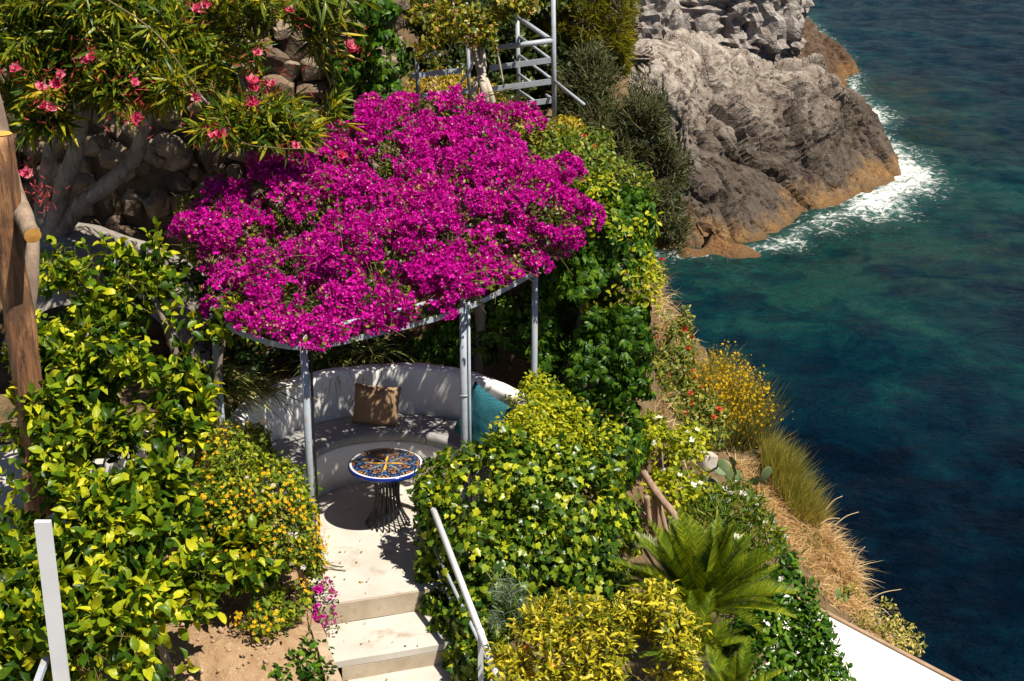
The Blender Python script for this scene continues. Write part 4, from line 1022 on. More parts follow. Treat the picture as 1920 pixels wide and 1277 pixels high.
WHF = leafmat('white_petal', [(0, (.70, .66, .58)), (1, (.82, .80, .74))], .3, .6, .2, (1, 1, .9), .1)
STRIPE = leafmat('striped_blade', [(0, (.03, .07, .008)), (.55, (.10, .15, .02)), (.75, (.36, .36, .10)), (1, (.46, .44, .16))], .3, .4, .4)
DRY = leafmat('dry_grass', [(0, (.42, .27, .11)), (.5, (.76, .54, .27)), (1, (.90, .72, .44))], .45, .7, .2, (1, .9, .7), .3)
RUSH = leafmat('rush_stem', [(0, (.18, .20, .03)), (.6, (.42, .38, .08)), (1, (.70, .54, .20))], .35, .6, .3, patch=.4, patch_scale=1.5)
CYC = leafmat('cycad_leaflet', [(0, (.045, .10, .008)), (.6, (.14, .20, .010)), (1, (.34, .34, .015))], .34, .4, .5, patch=.15)
CACT = plain('cactus_skin', (.12, .17, .07), (.08, .12, .05), 9, .6, .35, .3, 60, .006)
ORANGE = plain('orange_peel', (.75, .26, .01), (.65, .2, .01), 9, .45, .5, .2, 120, .002)

# ---- bougainvillea over the pergola
bg = plant('bougainvillea', 'huge magenta bougainvillea spread over the steel pergola', 'bougainvillea', (-.35, 13.9, .8))
BB = [blob(*b) for b in ((470, 565, 12.1, 75, 45, .45), (560, 582, 11.75, 80, 40, .45), (650, 585, 11.65, 75, 36, .45), (600, 604, 11.5, 36, 16, .25), (740, 560, 11.9, 90, 45, .5), (845, 525, 12.2, 90, 45, .5), (930, 490, 12.6, 80, 45, .5),
      (1010, 445, 13.0, 75, 45, .5), (1060, 405, 13.3, 52, 35, .4), (540, 500, 12.4, 120, 65, .6), (690, 490, 12.4, 130, 70, .7), (850, 450, 12.8, 130, 70, .7), (980, 390, 13.4, 110, 60, .6),
      (430, 450, 13.0, 95, 70, .6), (410, 400, 13.4, 80, 45, .5), (560, 400, 13.4, 140, 80, .7), (720, 390, 13.6, 150, 80, .8), (880, 350, 13.9, 140, 70, .7), (620, 320, 14.3, 130, 60, .6),
      (760, 290, 14.6, 140, 70, .7), (900, 285, 14.7, 100, 50, .6), (720, 240, 15.2, 110, 40, .5), (830, 222, 15.4, 110, 38, .5), (780, 200, 15.6, 60, 22, .4), (945, 222, 15.6, 42, 18, .3), (942, 178, 15.6, 14, 18, .2), (1040, 345, 14.0, 60, 40, .4), (640, 270, 14.8, 90, 40, .5))]
BB = [np.array([*b[:3], *(b[3:] * .90)]) for b in BB]
BC = clumps(BB, 400, (.06, .19), .75, .30, 3.0, 15, -.6, (1.5, -.62)) + clumps(BB[:9], 70, (.05, .11), .9, .2, 3.0, 17, -.3)
BC += [np.array([*(P(a, b + dy - (15 if 640 < a < 1000 else 0), z=2.13) + np.array([0, oy, .0])), r * 1.05, r, r * .8]) for dy, oy in ((0, .10), (6, -.10)) for a, b, r in ((432, 556, .12), (470, 580, .12), (505, 596, .13), (545, 606, .12), (585, 616, .14), (622, 612, .12), (665, 600, .13), (710, 590, .10), (745, 580, .12), (790, 566, .11), (835, 548, .13), (875, 538, .12), (915, 522, .10), (955, 500, .12), (1000, 478, .12), (1040, 455, .12), (1075, 440, .09))]
p, nm = sample(BC, 13000, (.70, 1.10), .25, 6.0, (4.5, -.26), .3, -.5, seed=16)
R = frames(np.cross(nm, unit_rand(len(p))), nm + np.array([.1, -.15, .35]) + .55 * unit_rand(len(p)))
pieces(bg, 'flower_cluster', BCLUST, p, R, .030 * RNG.uniform(.7, 1.3, len(p)), MAG, 300, 'flowers', 16)
i = RNG.choice(len(p), 1300, False)
pieces(bg, 'stamen', SMALLF, p[i] + nm[i] * .03, R[i], .0085 * RNG.uniform(.6, 1.2, 1300), WHF, 0, 'stamens')
p2, nm2 = sample(BB, 8000, (.45, 1.02), .30, 3.0, None, .45, -.9, seed=15)
pieces(bg, 'leaf', OVAL, p2, lay(p2, nm2, .4, .8), .052 * RNG.uniform(.6, 1.2, len(p2)), BGREEN, 0)
p4, nm4 = sample(BC, 3600, (.98, 1.16), .25, 6.0, (3.2, .02), .3, -.5, seed=23)
pieces(bg, 'leaf', OVAL, p4, lay(p4, nm4, .4, .8), .046 * RNG.uniform(.5, 1.1, len(p4)), BGREEN, 0, 'foliage')
p3, nm3 = sample(BB[:2] + BB[8:9] + BB[12:15], 2000, (.9, 1.08), .2, 3, (1.3, .02), .3, -.8, seed=19)
pieces(bg, 'leaf', OVAL, p3, lay(p3, nm3, .4, .8), .05 * RNG.uniform(.6, 1.2, len(p3)), BGREEN, 0, 'foliage')
i = RNG.choice(len(p2), 700, False); V, F = prisms(p2[i] - nm2[i] * .3, p2[i] + nm2[i] * .16 + unit_rand(700) * .08, np.full(700, .006), np.full(700, .002)); part('twigs', V, F, TWIG, bg, True, 'stuff')
k = RNG.choice(len(BC), 46, False); sh = []; sl = []
for j in k:
    b = BC[j][:3]; d = nrm(RNG.normal(size=3) * np.array([1, .8, .4]) + np.array([0, -.3, .7])); L = RNG.uniform(.25, .6)
    s_ = np.array([b + d * L * t + np.array([0, 0, -.35]) * L * t * t for t in np.linspace(0, 1, 6)]); sh.append(tube(s_, np.linspace(.005, .002, 6), 4)); tipq = s_[2:] + .02 * RNG.normal(size=(4, 3))
    sl.append(np.repeat(tipq, 3, 0))
LQ = np.concatenate(sl); pieces(bg, 'leaf', OVAL, LQ, lay(LQ, unit_rand(len(LQ)), .5, .5), .05 * RNG.uniform(.6, 1.1, len(LQ)), BGREEN, 0, 'shoot_leaves')
V, F = join(sh); part('shoots', V, F, TWIG, bg, True, 'stuff')
limbs(bg, BARK, [([(-.35, 13.9, .7), (-.3, 13.8, 1.4), (-.5, 13.6, 2.1), (-.9, 13.2, 2.3)], [.06, .05, .045, .03]), ([(-.5, 13.6, 2.0), (-1.2, 14.2, 2.6), (-1.6, 14.5, 2.9)], [.04, .03, .02])], 'stem')
# ---- small bougainvillea beside the steps
bg2 = plant('bougainvillea', 'small sprawling magenta bougainvillea spray hanging over the step edge', 'bougainvillea', ud(-.52, .2, -.1))
SB = [blob(608, 1120, 10.75, 26, 38, .12), blob(612, 1165, 10.6, 24, 30, .12), blob(600, 1090, 10.85, 22, 20, .1)]
p, nm = sample(SB, 55, (.6, 1.1), .3, 4); pieces(bg2, 'flower_cluster', BCLUST, p, lay(p, nm), .024 * RNG.uniform(.6, 1.2, len(p)), MAG, 55, cell=2)
p, nm = sample(SB, 170, (.5, 1.1), .3, 4); pieces(bg2, 'leaf', OVAL, p, lay(p, nm), .035 * RNG.uniform(.6, 1.2, len(p)), BGREEN, 0)
limbs(bg2, TWIG, [([ud(-.56, .3, -.12), P(600, 1140, y=10.7), P(618, 1110, y=10.7)], [.006, .004, .002]), ([ud(-.56, .3, -.12), P(604, 1190, y=10.6), P(622, 1170, y=10.6)], [.006, .004, .002])], 'stem', 5, .005)

# ---- lemon trees at the left
def lemon(label, blobs, n, base, trunk, seed, size=.125, flowers=10):
    t = plant('lemon_tree', label, 'lemon tree', base, 'lemon trees at the left')
    blobs = [np.array([*b[:3], *(b[3:] * .86)]) for b in blobs]
    cl = clumps(blobs, int(n * .15), (.12, .22), .8, .3, 2.2, seed, -.6, (1.9, -.18))
    p, nm = sprig_bush(t, cl, int(n * 1.15), 8, .23, LEMON, size * .78, LEM, 300, (2.6, -.22), (.5, 1.1), .25, 3.0, .75, .6, (.35, 1.4), .3, .005, .10, 16, seed)
    q_, n_ = sample(blobs, int(n * .5), (.3, .8), .2, 2, None, .3); pieces(t, 'leaf', LEMON, q_, lay(q_, n_, .4, .9), size * RNG.uniform(.6, 1.0, len(q_)), LEM, 0)
    limbs(t, BARK, trunk, 'trunk')
    if flowers: scatter_flowers(t, p, nm, flowers, SMALLF, .035, WHF, 'blossom', flowers, .04)
    return t
L1 = [blob(*b) for b in ((190, 560, 11.9, 105, 70, .5), (120, 640, 11.6, 90, 80, .45), (310, 540, 12.0, 90, 65, .45), (360, 610, 11.8, 85, 60, .45), (240, 680, 11.5, 150, 80, .6), (150, 760, 11.3, 110, 70, .5), (300, 745, 11.4, 90, 70, .45), (110, 520, 12.0, 50, 45, .35), (420, 625, 11.7, 35, 22, .2))]
lemon('tall lemon tree behind the log post, reaching the bougainvillea', L1, 560, (-2.75, 11.6, .1), [([(-2.75, 11.6, 0), (-2.8, 11.65, .8), (-2.7, 11.75, 1.5), (-2.9, 11.9, 2.2)], [.06, .05, .04, .02]), ([(-2.78, 11.65, .9), (-2.4, 11.6, 1.5), (-2.3, 11.7, 2.0)], [.035, .03, .015]), ([(-2.78, 11.65, .8), (-3.2, 11.5, 1.4), (-3.4, 11.6, 2.0)], [.035, .03, .015])], 31)
L2 = [blob(*b) for b in ((12, 900, 10.3, 45, 60, .3), (15, 1000, 10.0, 50, 55, .3), (20, 960, 10.4, 45, 60, .3), (45, 1040, 10.1, 50, 45, .3), (200, 860, 10.8, 150, 65, .5), (110, 920, 10.5, 100, 70, .45), (270, 920, 10.6, 110, 70, .45), (190, 990, 10.2, 120, 60, .45), (85, 870, 10.5, 75, 50, .3), (320, 975, 10.5, 60, 55, .35), (440, 1062, 10.45, 45, 32, .25), (25, 915, 10.4, 45, 45, .3))]
lemon('middle lemon bush with glossy yellow-green leaves at the foot of the log post', L2, 560, (-2.6, 10.5, -.05), [([(-2.55, 10.6, -.05), (-2.6, 10.6, .5), (-2.7, 10.65, 1.1)], [.045, .04, .02])], 37, .13)
L3 = [blob(*b) for b in ((170, 1090, 9.8, 110, 75, .45), (290, 1150, 9.6, 90, 80, .4), (150, 1210, 9.3, 110, 80, .4), (270, 1250, 9.2, 110, 60, .4), (325, 1090, 9.8, 45, 45, .3), (40, 1130, 9.6, 55, 60, .3), (30, 1240, 9.2, 50, 50, .3))]
lemon('nearest lemon bush beside the bare soil, behind white railing post', L3, 430, (-2.3, 9.6, -.1), [([(-2.5, 9.75, -.1), (-2.55, 9.75, .2), (-2.7, 9.75, .5)], [.04, .035, .02])], 41, .135, 6)

# ---- lantana
def lantana(label, blobs, nl, nf, base, seed, white=0):
    t = plant('lantana_bush', label, 'lantana', base, 'yellow lantana bushes')
    p, nm = bush(t, blobs, nl, OVAL, .05, LANT, 150, shell=(.55, 1.04), amp=.25, gap=(2, -.6), cell=10, seed=seed)
    p, nm = sample(blobs, nf, (.95, 1.1), .25, 2.0, (1.5, -.15), .2, -.3, seed=seed)
    scatter_flowers(t, p, nm, nf, LHEAD, .017, YEL, 'flower_head', 200, .03, cell=6)
    if white: scatter_flowers(t, p, nm, white, LHEAD, .022, WHF, 'pale_flower_head', white, .03)
    A = p - nm * .35 - np.array([0, 0, .1]); V, F = prisms(A, p, np.full(len(p), .004), np.full(len(p), .002)); part('twigs', V, F, TWIG, t, True, 'stuff')
lantana('large lantana bush full of yellow flowers beside the left pergola post', [blob(*b) for b in ((430, 880, 11.3, 80, 70, .45), (500, 930, 11.1, 85, 75, .45), (410, 960, 10.9, 80, 75, .4), (520, 1000, 10.9, 75, 60, .35), (450, 1030, 10.7, 70, 45, .35), (560, 960, 11.0, 35, 45, .2), (575, 1020, 10.9, 30, 35, .2), (470, 840, 11.5, 40, 35, .3), (585, 1050, 10.85, 22, 45, .15))], 7000, 420, (-2.0, 10.95, 0), 51, 16)
lantana('small low lantana bush with yellow flowers on bare soil', [blob(*b) for b in ((500, 1145, 10.4, 52, 30, .25), (545, 1120, 10.5, 35, 25, .2))], 700, 40, (-1.75, 10.35, 0), 55, 0)
tv = plant('trailing_vine', 'low leafy vine trailing over the kerb at the bottom of the bed', 'vine', (-1.6, 10.0, -.05))
bush(tv, [blob(*b) for b in ((570, 1235, 10.1, 45, 28, .25), (520, 1262, 9.95, 40, 20, .2), (600, 1268, 9.9, 28, 25, .15))], 300, OVAL, .065, CRP, 150, shell=(.4, 1.1), amp=.3, cell=6)
limbs(tv, TWIG, [([P(582, 1270, y=9.95), P(580, 1200, y=10.3), P(585, 1130, y=10.6)], [.006, .005, .003])], 'stem', 5, .005)

# ---- ivy mound beside the steps
iv = plant('ivy_hedge', 'thick ivy mound between the steps and the creeper wall', 'ivy', (-.2, 11.1, -.3))
IB = [blob(*b) for b in ((842, 965, 11.4, 56, 56, .3), (880, 905, 11.55, 85, 55, .4), (960, 905, 11.6, 105, 85, .5), (1050, 950, 11.6, 115, 110, .55), (1130, 930, 12.0, 65, 110, .4), (866, 1060, 11.3, 62, 75, .3), (960, 1050, 11.1, 120, 100, .5), (1080, 1060, 11.4, 100, 90, .5),
      (900, 1160, 10.6, 56, 52, .28), (882, 1240, 10.3, 40, 42, .25), (1150, 1010, 11.9, 50, 90, .4), (802, 930, 11.45, 28, 38, .2), (812, 1125, 11.0, 28, 30, .14), (832, 1175, 10.75, 30, 32, .14), (846, 1235, 10.5, 28, 38, .14), (800, 1065, 11.2, 24, 45, .14))]
p, nm = bush(iv, IB, 12500, IVY, .064, IVYM, 300, shell=(.62, 1.05), amp=.28, freq=3.0, gap=(3.0, -.5), up=.35, rnd=.45, axis_out=.1, droop=.7, cell=14, seed=61)
limbs(iv, BARK, [([(-.2, 11.1, -.4), (-.1, 11.2, .2), (.0, 11.4, .6)], [.04, .03, .02])], 'stem')
jb = plant('jasmine_bush', 'bright yellow-green feathery bush beside the teal pillow', 'shrub', (.35, 12.3, .3))
bush(jb, [blob(*b) for b in ((1015, 770, 12.2, 75, 45, .35), (1060, 830, 12.1, 90, 60, .4), (985, 830, 11.9, 70, 50, .35), (1110, 880, 12.1, 60, 60, .3), (1010, 725, 12.5, 35, 20, .25), (960, 800, 12.1, 30, 30, .2))], 5200, OVAL, .05, YGR, 250, shell=(.55, 1.06), amp=.3, freq=3, gap=(2.2, -.5), cell=9, seed=65)
limbs(jb, BARK, [([(.35, 12.3, .2), (.4, 12.3, .6), (.3, 12.2, 1.0)], [.03, .02, .01])], 'stem')
sp_ = plant('silver_shrub', 'wispy grey-green shrub growing out of the ivy above the golden bush', 'shrub', (.0, 10.6, -.2))
p, nm = sample([blob(950, 1115, 10.5, 40, 42, .2), blob(985, 1150, 10.4, 30, 30, .2), blob(930, 1170, 10.3, 25, 22, .15)], 500, (.2, 1.0), .2); V, F = strips(p, nrm(unit_rand(500) + np.array([0, -.2, .8])), .10, .006, unit_rand(500) * .3); part('foliage', V, F, leafmat('silver_leaf', [(0, (.07, .11, .06)), (1, (.20, .25, .16))], .2), sp_, True, 'stuff')

# ---- creeper covering the wall right of the bench
cw = empty('retaining_wall', (.5, 14.1, 0), 'retaining wall behind the bench, buried in creeper', 'wall')
part('core', *box((.3, 14.28, .75), (1.5, .3, 2.9)), STONE[2], cw, False)
cr = plant('virginia_creeper', 'dense dark green creeper curtain covering the wall beside the bench', 'creeper', (.6, 13.8, -.2))
CBl = [blob(*b) for b in ((1090, 560, 13.75, 100, 110, .35), (1090, 720, 13.6, 100, 110, .35), (1160, 640, 13.7, 70, 150, .35), (1180, 790, 13.5, 40, 90, .3), (1150, 500, 13.9, 70, 110, .35), (1100, 420, 14.1, 90, 90, .4), (1180, 430, 14.2, 50, 90, .35), (1020, 620, 13.85, 60, 130, .3), (940, 610, 14.0, 70, 70, .25), (860, 640, 14.05, 70, 45, .2), (790, 660, 14.1, 70, 28, .2), (1140, 860, 13.3, 60, 60, .3))]
p, nm = bush(cr, CBl, 5200, CREEPER, .105, CRP, 300, shell=(.72, 1.04), amp=.2, gap=(2.3, -.55), up=.15, rnd=.4, axis_out=.1, droop=1.1, cell=18, seed=71)
bush(cr, CBl[4:7] + [blob(1205, 560, 13.8, 30, 110, .25)], 1600, OVAL, .06, YGR, 60, shell=(.95, 1.12), amp=.3, freq=3, gap=(1.6, .05), cell=12, seed=72)
limbs(cr, BARK, [([(.6, 13.8, -.4), (.5, 13.85, .6), (.7, 13.9, 1.6), (.4, 13.9, 2.4)], [.04, .035, .03, .015])], 'stem')
# trumpet vine along the wall top
tp = plant('trumpet_vine', 'light green trumpet vine with orange flowers along the wall top', 'vine', (.6, 15.0, 2.3))
TPB = [blob(*b) for b in ((1070, 300, 14.9, 80, 40, .4), (1140, 350, 14.7, 70, 50, .4), (1190, 400, 14.5, 40, 50, .3), (1010, 262, 15.8, 70, 28, .4), (1100, 270, 15.6, 50, 25, .4))]
p, nm = bush(tp, TPB, 3000, OVAL, .06, leafmat('vine_leaf', [(0, (.04, .09, .01)), (.5, (.11, .17, .015)), (1, (.30, .30, .03))], .35), 150, shell=(.6, 1.06), amp=.3, seed=75, cell=10)
scatter_flowers(tp, p, nm, 6, DOUBLE, .032, REDF, 'flower', 6, .04, cell=3)
gc = plant('yellow_shrub', 'golden ground cover shrub under the steel frame', 'shrub', P(930, 230, y=17.5))
bush(gc, [blob(*b) for b in ((1000, 250, 16.4, 75, 22, .5), (830, 165, 18.5, 60, 30, .5), (880, 180, 18.2, 50, 25, .5), (940, 215, 17.2, 70, 22, .5), (1060, 240, 16.6, 30, 18, .4))], 4200, OVAL, .05, leafmat('golden_cover', [(0, (.16, .13, .01)), (.6, (.42, .32, .02)), (1, (.5, .28, .05))], .3), 60, shell=(.7, 1.06), amp=.3, seed=77, cell=10)

# ---- oleander tree upper left
ot = plant('oleander_tree', 'large oleander tree with pink double flowers at the upper left', 'oleander', P(95, 450, y=15.2))
GB = plain('oleander_bark', (.30, .27, .24), (.15, .13, .115), 9, .9, .2, 1.0, 26, .04, stretch=(1, 1, .4))
limbs(ot, GB, [([P(85, 470, y=15.1), P(105, 400, y=15.0), P(140, 280, y=14.7), P(150, 160, y=14.3), P(130, 40, y=13.9)], [.10, .09, .085, .07, .04]),
               ([P(90, 465, y=15.1), P(170, 370, y=14.9), P(250, 300, y=14.6), P(285, 190, y=14.2), P(330, 60, y=13.8)], [.10, .09, .075, .055, .03]),
               ([P(75, 440, y=15.3), P(85, 330, y=15.2), P(100, 220, y=14.9), P(60, 100, y=14.5)], [.08, .075, .065, .04]),
               ([P(285, 200, y=14.2), P(400, 110, y=13.8), P(470, 190, y=13.6)], [.03, .022, .012]), ([P(250, 40, y=13.8), P(330, 130, y=13.5), P(390, 190, y=13.4)], [.022, .018, .01])], 'trunk', 12, .03)
limbs(ot, TWIG, [([P(200, 0, y=13.1), P(270, 45, y=12.95), P(330, 110, y=12.9), P(370, 165, y=12.85)], [.009, .008, .007, .004]), ([P(420, 215, y=13.0), P(450, 262, y=12.9), P(520, 278, y=12.8), P(590, 280, y=12.9)], [.006, .005, .005, .003])], 'branch', 6, .02)
OB = [blob(*b) for b in ((60, 60, 13.8, 130, 90, .6), (200, 60, 13.8, 130, 90, .6), (330, 70, 13.8, 130, 90, .6), (460, 70, 13.9, 110, 80, .6), (560, 60, 14.2, 70, 70, .5), (90, 150, 13.5, 90, 50, .5), (230, 160, 13.5, 90, 50, .5), (380, 160, 13.4, 110, 60, .5), (490, 180, 13.5, 80, 60, .5), (440, 235, 13.3, 60, 35, .3), (580, 210, 14.2, 55, 50, .3), (20, 190, 13.6, 40, 40, .3), (90, 225, 13.4, 45, 35, .25), (530, 250, 13.4, 50, 35, .3), (60, 15, 15.3, 160, 70, .45), (250, 5, 15.4, 150, 70, .45), (430, 0, 15.5, 130, 60, .4), (160, -20, 13.8, 220, 60, .6), (480, -20, 13.9, 160, 60, .6))]
p, nm = sprig_bush(ot, OB, 1900, 10, .22, LANCE, .20, OLE, 300, (1.9, -.14), (.3, 1.05), .3, 2.0, .3, .7, (.35, 1.25), .3, .006, .25, 16, 81)
cand, cn = sample(OB, 60, (.95, 1.1), .3, 2, None, 0, -.6, seed=81)
fl_ = np.array([P(a, b, y=y) for a, b, y in ((370, 18, 13.2), (385, 8, 13.2), (160, 112, 13.0), (172, 108, 13.0), (78, 165, 12.9), (105, 160, 12.9), (112, 140, 12.9), (82, 200, 12.9), (95, 203, 12.9), (473, 152, 12.8), (474, 165, 12.8), (511, 158, 12.8), (484, 100, 12.9), (475, 193, 12.8), (252, 155, 12.9), (256, 222, 12.9), (368, 182, 12.9), (50, 326, 13.0), (545, 20, 13.4), (400, 258, 12.9), (415, 250, 12.9), (655, 85, 13.8), (660, 95, 13.8), (555, 275, 12.9), (640, 290, 12.9), (30, 130, 13.0))])
k = np.arange(len(fl_)); D3 = nrm(np.array([.2, -.7, .6]) + .35 * unit_rand(len(fl_)))
pieces(ot, 'flower', DOUBLE, fl_, frames(np.cross(D3, unit_rand(len(fl_))), D3), .062 * RNG.uniform(.8, 1.15, len(fl_)), PINK, 60, cell=1)
bud = np.concatenate([f + .08 * RNG.normal(size=(22, 3)) for f in np.concatenate([fl_, [P(250, 195, y=12.9), P(230, 215, y=12.9), P(545, 148, y=12.9), P(70, 365, y=13.0), P(75, 375, y=13.0), P(68, 350, y=13.0)]])])
V, F = strips(bud, nrm(unit_rand(len(bud)) + np.array([0, 0, .3])), .06, .010, unit_rand(len(bud)) * .3, 2); part('flower_buds', V, F, REDBUD, ot, True, 'stuff')

# ---- creeper on the stone wall
c2 = plant('virginia_creeper', 'creeper with five-fingered leaves climbing the stone wall beside the steel frame', 'creeper', P(690, 230, y=16.0))
bush(c2, [blob(*b) for b in ((690, 150, 16.0, 60, 60, .2), (726, 110, 15.9, 42, 70, .25), (650, 110, 16.05, 30, 50, .15), (700, 60, 16.0, 50, 50, .2), (720, 180, 15.8, 38, 40, .2), (690, 205, 15.9, 45, 25, .2), (700, 15, 16, 60, 30, .2))], 620, CREEPER, .115, CRP, 200, shell=(.6, 1.06), up=.15, rnd=.35, droop=1.1, cell=14, seed=85)
# ---- vine with pale stems wrapped round the steel frame
tvn = plant('climbing_vine', 'vine with pale twisted stems and dry orange blooms on the steel frame', 'vine', P(900, 215, y=16.9))
limbs(tvn, PALEBARK, [([P(888, 215, y=16.6), P(890, 165, y=16.6), P(905, 130, y=16.7), P(900, 60, y=16.8)], [.05, .045, .04, .02]), ([P(910, 215, y=16.6), P(905, 165, y=16.55), P(897, 130, y=16.7), P(880, 40, y=16.8)], [.05, .045, .035, .02]), ([P(925, 215, y=16.6), P(915, 170, y=16.6), P(900, 130, y=16.65)], [.04, .04, .03]),
        ([P(860, 205, y=16.5), P(862, 160, y=16.6), P(885, 120, y=16.7), P(870, 50, y=16.8)], [.02, .018, .015, .01]), ([P(940, 155, y=16.6), P(933, 105, y=16.6), P(920, 60, y=16.6)], [.012, .01, .01]), ([P(835, 100, y=16.6), P(855, 60, y=16.5), P(850, 0, y=16.6)], [.01, .01, .008])], 'stem', 9, .03)
VB = [blob(*b) for b in ((870, 40, 16.7, 70, 55, .4), (920, 60, 16.6, 40, 45, .3), (830, 30, 16.8, 40, 50, .3), (800, 70, 16.5, 30, 45, .25), (770, 60, 16.5, 25, 45, .2), (960, 20, 16.8, 40, 25, .3), (890, -10, 16.8, 110, 40, .4), (765, 110, 16.4, 18, 30, .15))]
p, nm = bush(tvn, VB, 2600, OVAL, .062, leafmat('autumn_leaf', [(0, (.05, .08, .01)), (.5, (.15, .17, .015)), (1, (.42, .34, .02))], .35), 120, shell=(.4, 1.06), amp=.3, gap=(2.5, -.3), seed=87, cell=12)
scatter_flowers(tvn, p, nm, 160, LHEAD, .03, leafmat('dry_bloom', [(0, (.48, .22, .06)), (1, (.62, .40, .18))], .3), 'dry_bloom', 60, .03)

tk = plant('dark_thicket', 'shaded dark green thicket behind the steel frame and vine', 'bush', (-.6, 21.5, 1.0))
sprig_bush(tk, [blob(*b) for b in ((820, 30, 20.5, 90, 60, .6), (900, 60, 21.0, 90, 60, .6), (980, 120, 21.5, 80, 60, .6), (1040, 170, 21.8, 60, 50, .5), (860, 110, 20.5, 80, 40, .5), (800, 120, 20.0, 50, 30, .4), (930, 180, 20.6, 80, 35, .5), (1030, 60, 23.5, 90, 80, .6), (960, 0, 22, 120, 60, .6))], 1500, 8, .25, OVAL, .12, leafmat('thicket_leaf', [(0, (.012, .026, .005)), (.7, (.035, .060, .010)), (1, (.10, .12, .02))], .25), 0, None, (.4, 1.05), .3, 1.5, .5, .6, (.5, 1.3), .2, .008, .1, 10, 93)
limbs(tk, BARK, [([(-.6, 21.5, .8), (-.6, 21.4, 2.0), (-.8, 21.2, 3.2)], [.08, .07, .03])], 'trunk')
# ---- pine and olive bushes beyond the frame
pn = plant('pine_tree', 'pine tree with yellow-green needles above the dark cliff', 'pine', (.9, 23.5, 1.5))
PB = [blob(*b) for b in ((1010, 40, 22.5, 70, 55, .7), (1090, 30, 22.3, 70, 50, .7), (1150, 50, 22.0, 34, 70, .5), (1060, 100, 23.2, 60, 35, .6), (1000, 110, 23.0, 50, 35, .6), (1120, 0, 22.3, 60, 50, .6), (960, 60, 23, 50, 60, .6), (1160, 110, 22.4, 20, 50, .4), (930, 130, 23.5, 60, 40, .6))]
p, nm = sample(PB, 1700, (.55, 1.05), .35, 1.6, (1.0, -.35), .2, -.6, seed=91)
q = np.repeat(p, 16, 0); dn = nrm(np.repeat(nm, 16, 0) * .8 + np.array([0, 0, .3]) + .75 * unit_rand(len(q)))
V, F = strips(q, dn, .17 * RNG.uniform(.7, 1.2, len(q)), .012, unit_rand(len(q)) * .1, 1); part('needles', V, F, PINEM, pn, True, 'stuff')
V, F = prisms(p - nm * .6, p, np.full(len(p), .015), np.full(len(p), .006)); part('twigs', V, F, BARK, pn, True, 'stuff')
limbs(pn, BARK, [([(.9, 23.5, 1.2), (.9, 23.4, 2.4), (.8, 23.3, 3.6), (.9, 23.2, 5.0)], [.16, .14, .11, .06]), ([(.9, 23.4, 2.3), (1.4, 22.7, 3.0), (1.55, 22.3, 3.2)], [.08, .05, .03])], 'trunk')
def olive(label, blobs, n, base, seed):
    t = plant('olive_bush', label, 'bush', base, 'grey-green bushes above the sea')
    sprig_bush(t, blobs, n, 10, .20, LANCE, .10, OLIVE, 0, (1.2, -.45), (.45, 1.06), .32, 1.6, .8, .5, (.4, 1.1), .25, .006, .05, 10, seed)
    limbs(t, BARK, [([base - (0, 0, .2), base + (0, -.1, .5), np.array(blobs[0][:3])], [.06, .05, .02])], 'trunk')
olive('tall grey-green bush beside the pine, right of the steel frame', [blob(*b) for b in ((1100, 170, 20.6, 50, 60, .6), (1125, 230, 20.3, 55, 50, .6), (1080, 220, 20.4, 30, 50, .5), (1110, 130, 20.8, 35, 35, .4))], 1100, np.array([1.05, 20.6, 1.3]), 95)
olive('broad dark olive bush in front of the sloping sea rock', [blob(*b) for b in ((1210, 230, 20.0, 50, 70, .6), (1240, 320, 19.7, 50, 65, .6), (1180, 300, 19.8, 55, 70, .6), (1250, 420, 19.4, 35, 55, .5), (1200, 390, 19.5, 50, 50, .5), (1215, 180, 20.2, 30, 40, .4))], 1900, np.array([1.55, 20.0, .8]), 97)

# ---- hillside on the right
def strands(root, c, r, n, L, wdt, mat, spread=.5, up=1.0, lean=(0, 0, 0), bend=.35, name='blades', k=3, on_ground=True):
    a = RNG.uniform(0, 2 * np.pi, n); rr_ = np.sqrt(RNG.random(n)); x = c[0] + np.cos(a) * rr_ * r[0]; y = c[1] + np.sin(a) * rr_ * r[1]
    z = ground(x, y) if on_ground else np.full(n, c[2])
    b = np.stack([x, y, z - .03], -1); o = np.stack([np.cos(a) * rr_, np.sin(a) * rr_, 0 * a], -1)
    d = nrm(o * spread + np.array([0, 0, up]) + np.array(lean) + .28 * unit_rand(n)); l = L * RNG.uniform(.55, 1.15, n)
    bd = nrm(o + .5 * unit_rand(n)) * bend * .6 - np.array([0, 0, bend * .5])
    V, F = strips(b, d, l, wdt, bd, k); part(name, V, F, mat, root, True, 'stuff')
    return b + d * l[:, None] + bd * l[:, None]
def tuft(root, poly, n, L, wdt, mat, up=1.0, lean=(0, 0, 0), rnd=.35, bend=.35, name='blades', k=3):
    """blades rooted on the slope inside a picture outline"""
    b = region(poly, n); n = len(b); d = nrm(np.array([0, 0, up]) + np.array(lean) + rnd * unit_rand(n)); l = L * RNG.uniform(.5, 1.15, n)
    cl = .6 + .6 * (vnoise(b * 2.5, 3) * .5 + .5); l = l * cl
    bd = nrm(np.array(lean) + .8 * unit_rand(n)) * bend * .6 - np.array([0, 0, bend * .5])
    V, F = strips(b - np.array([0, 0, .03]), d, l, wdt, bd, k); part(name, V, F, mat, root, True, 'stuff'); return b + d * l[:, None] + bd * l[:, None]
BROOM = leafmat('broom_stem', [(0, (.10, .13, .03)), (.6, (.26, .27, .08)), (1, (.5, .4, .14))], .3, .6, .3, patch=.3)
br = plant('broom_bush', 'tall wispy broom bush covered in small yellow flowers above the sea', 'broom', gbase(2.2, 16.4))
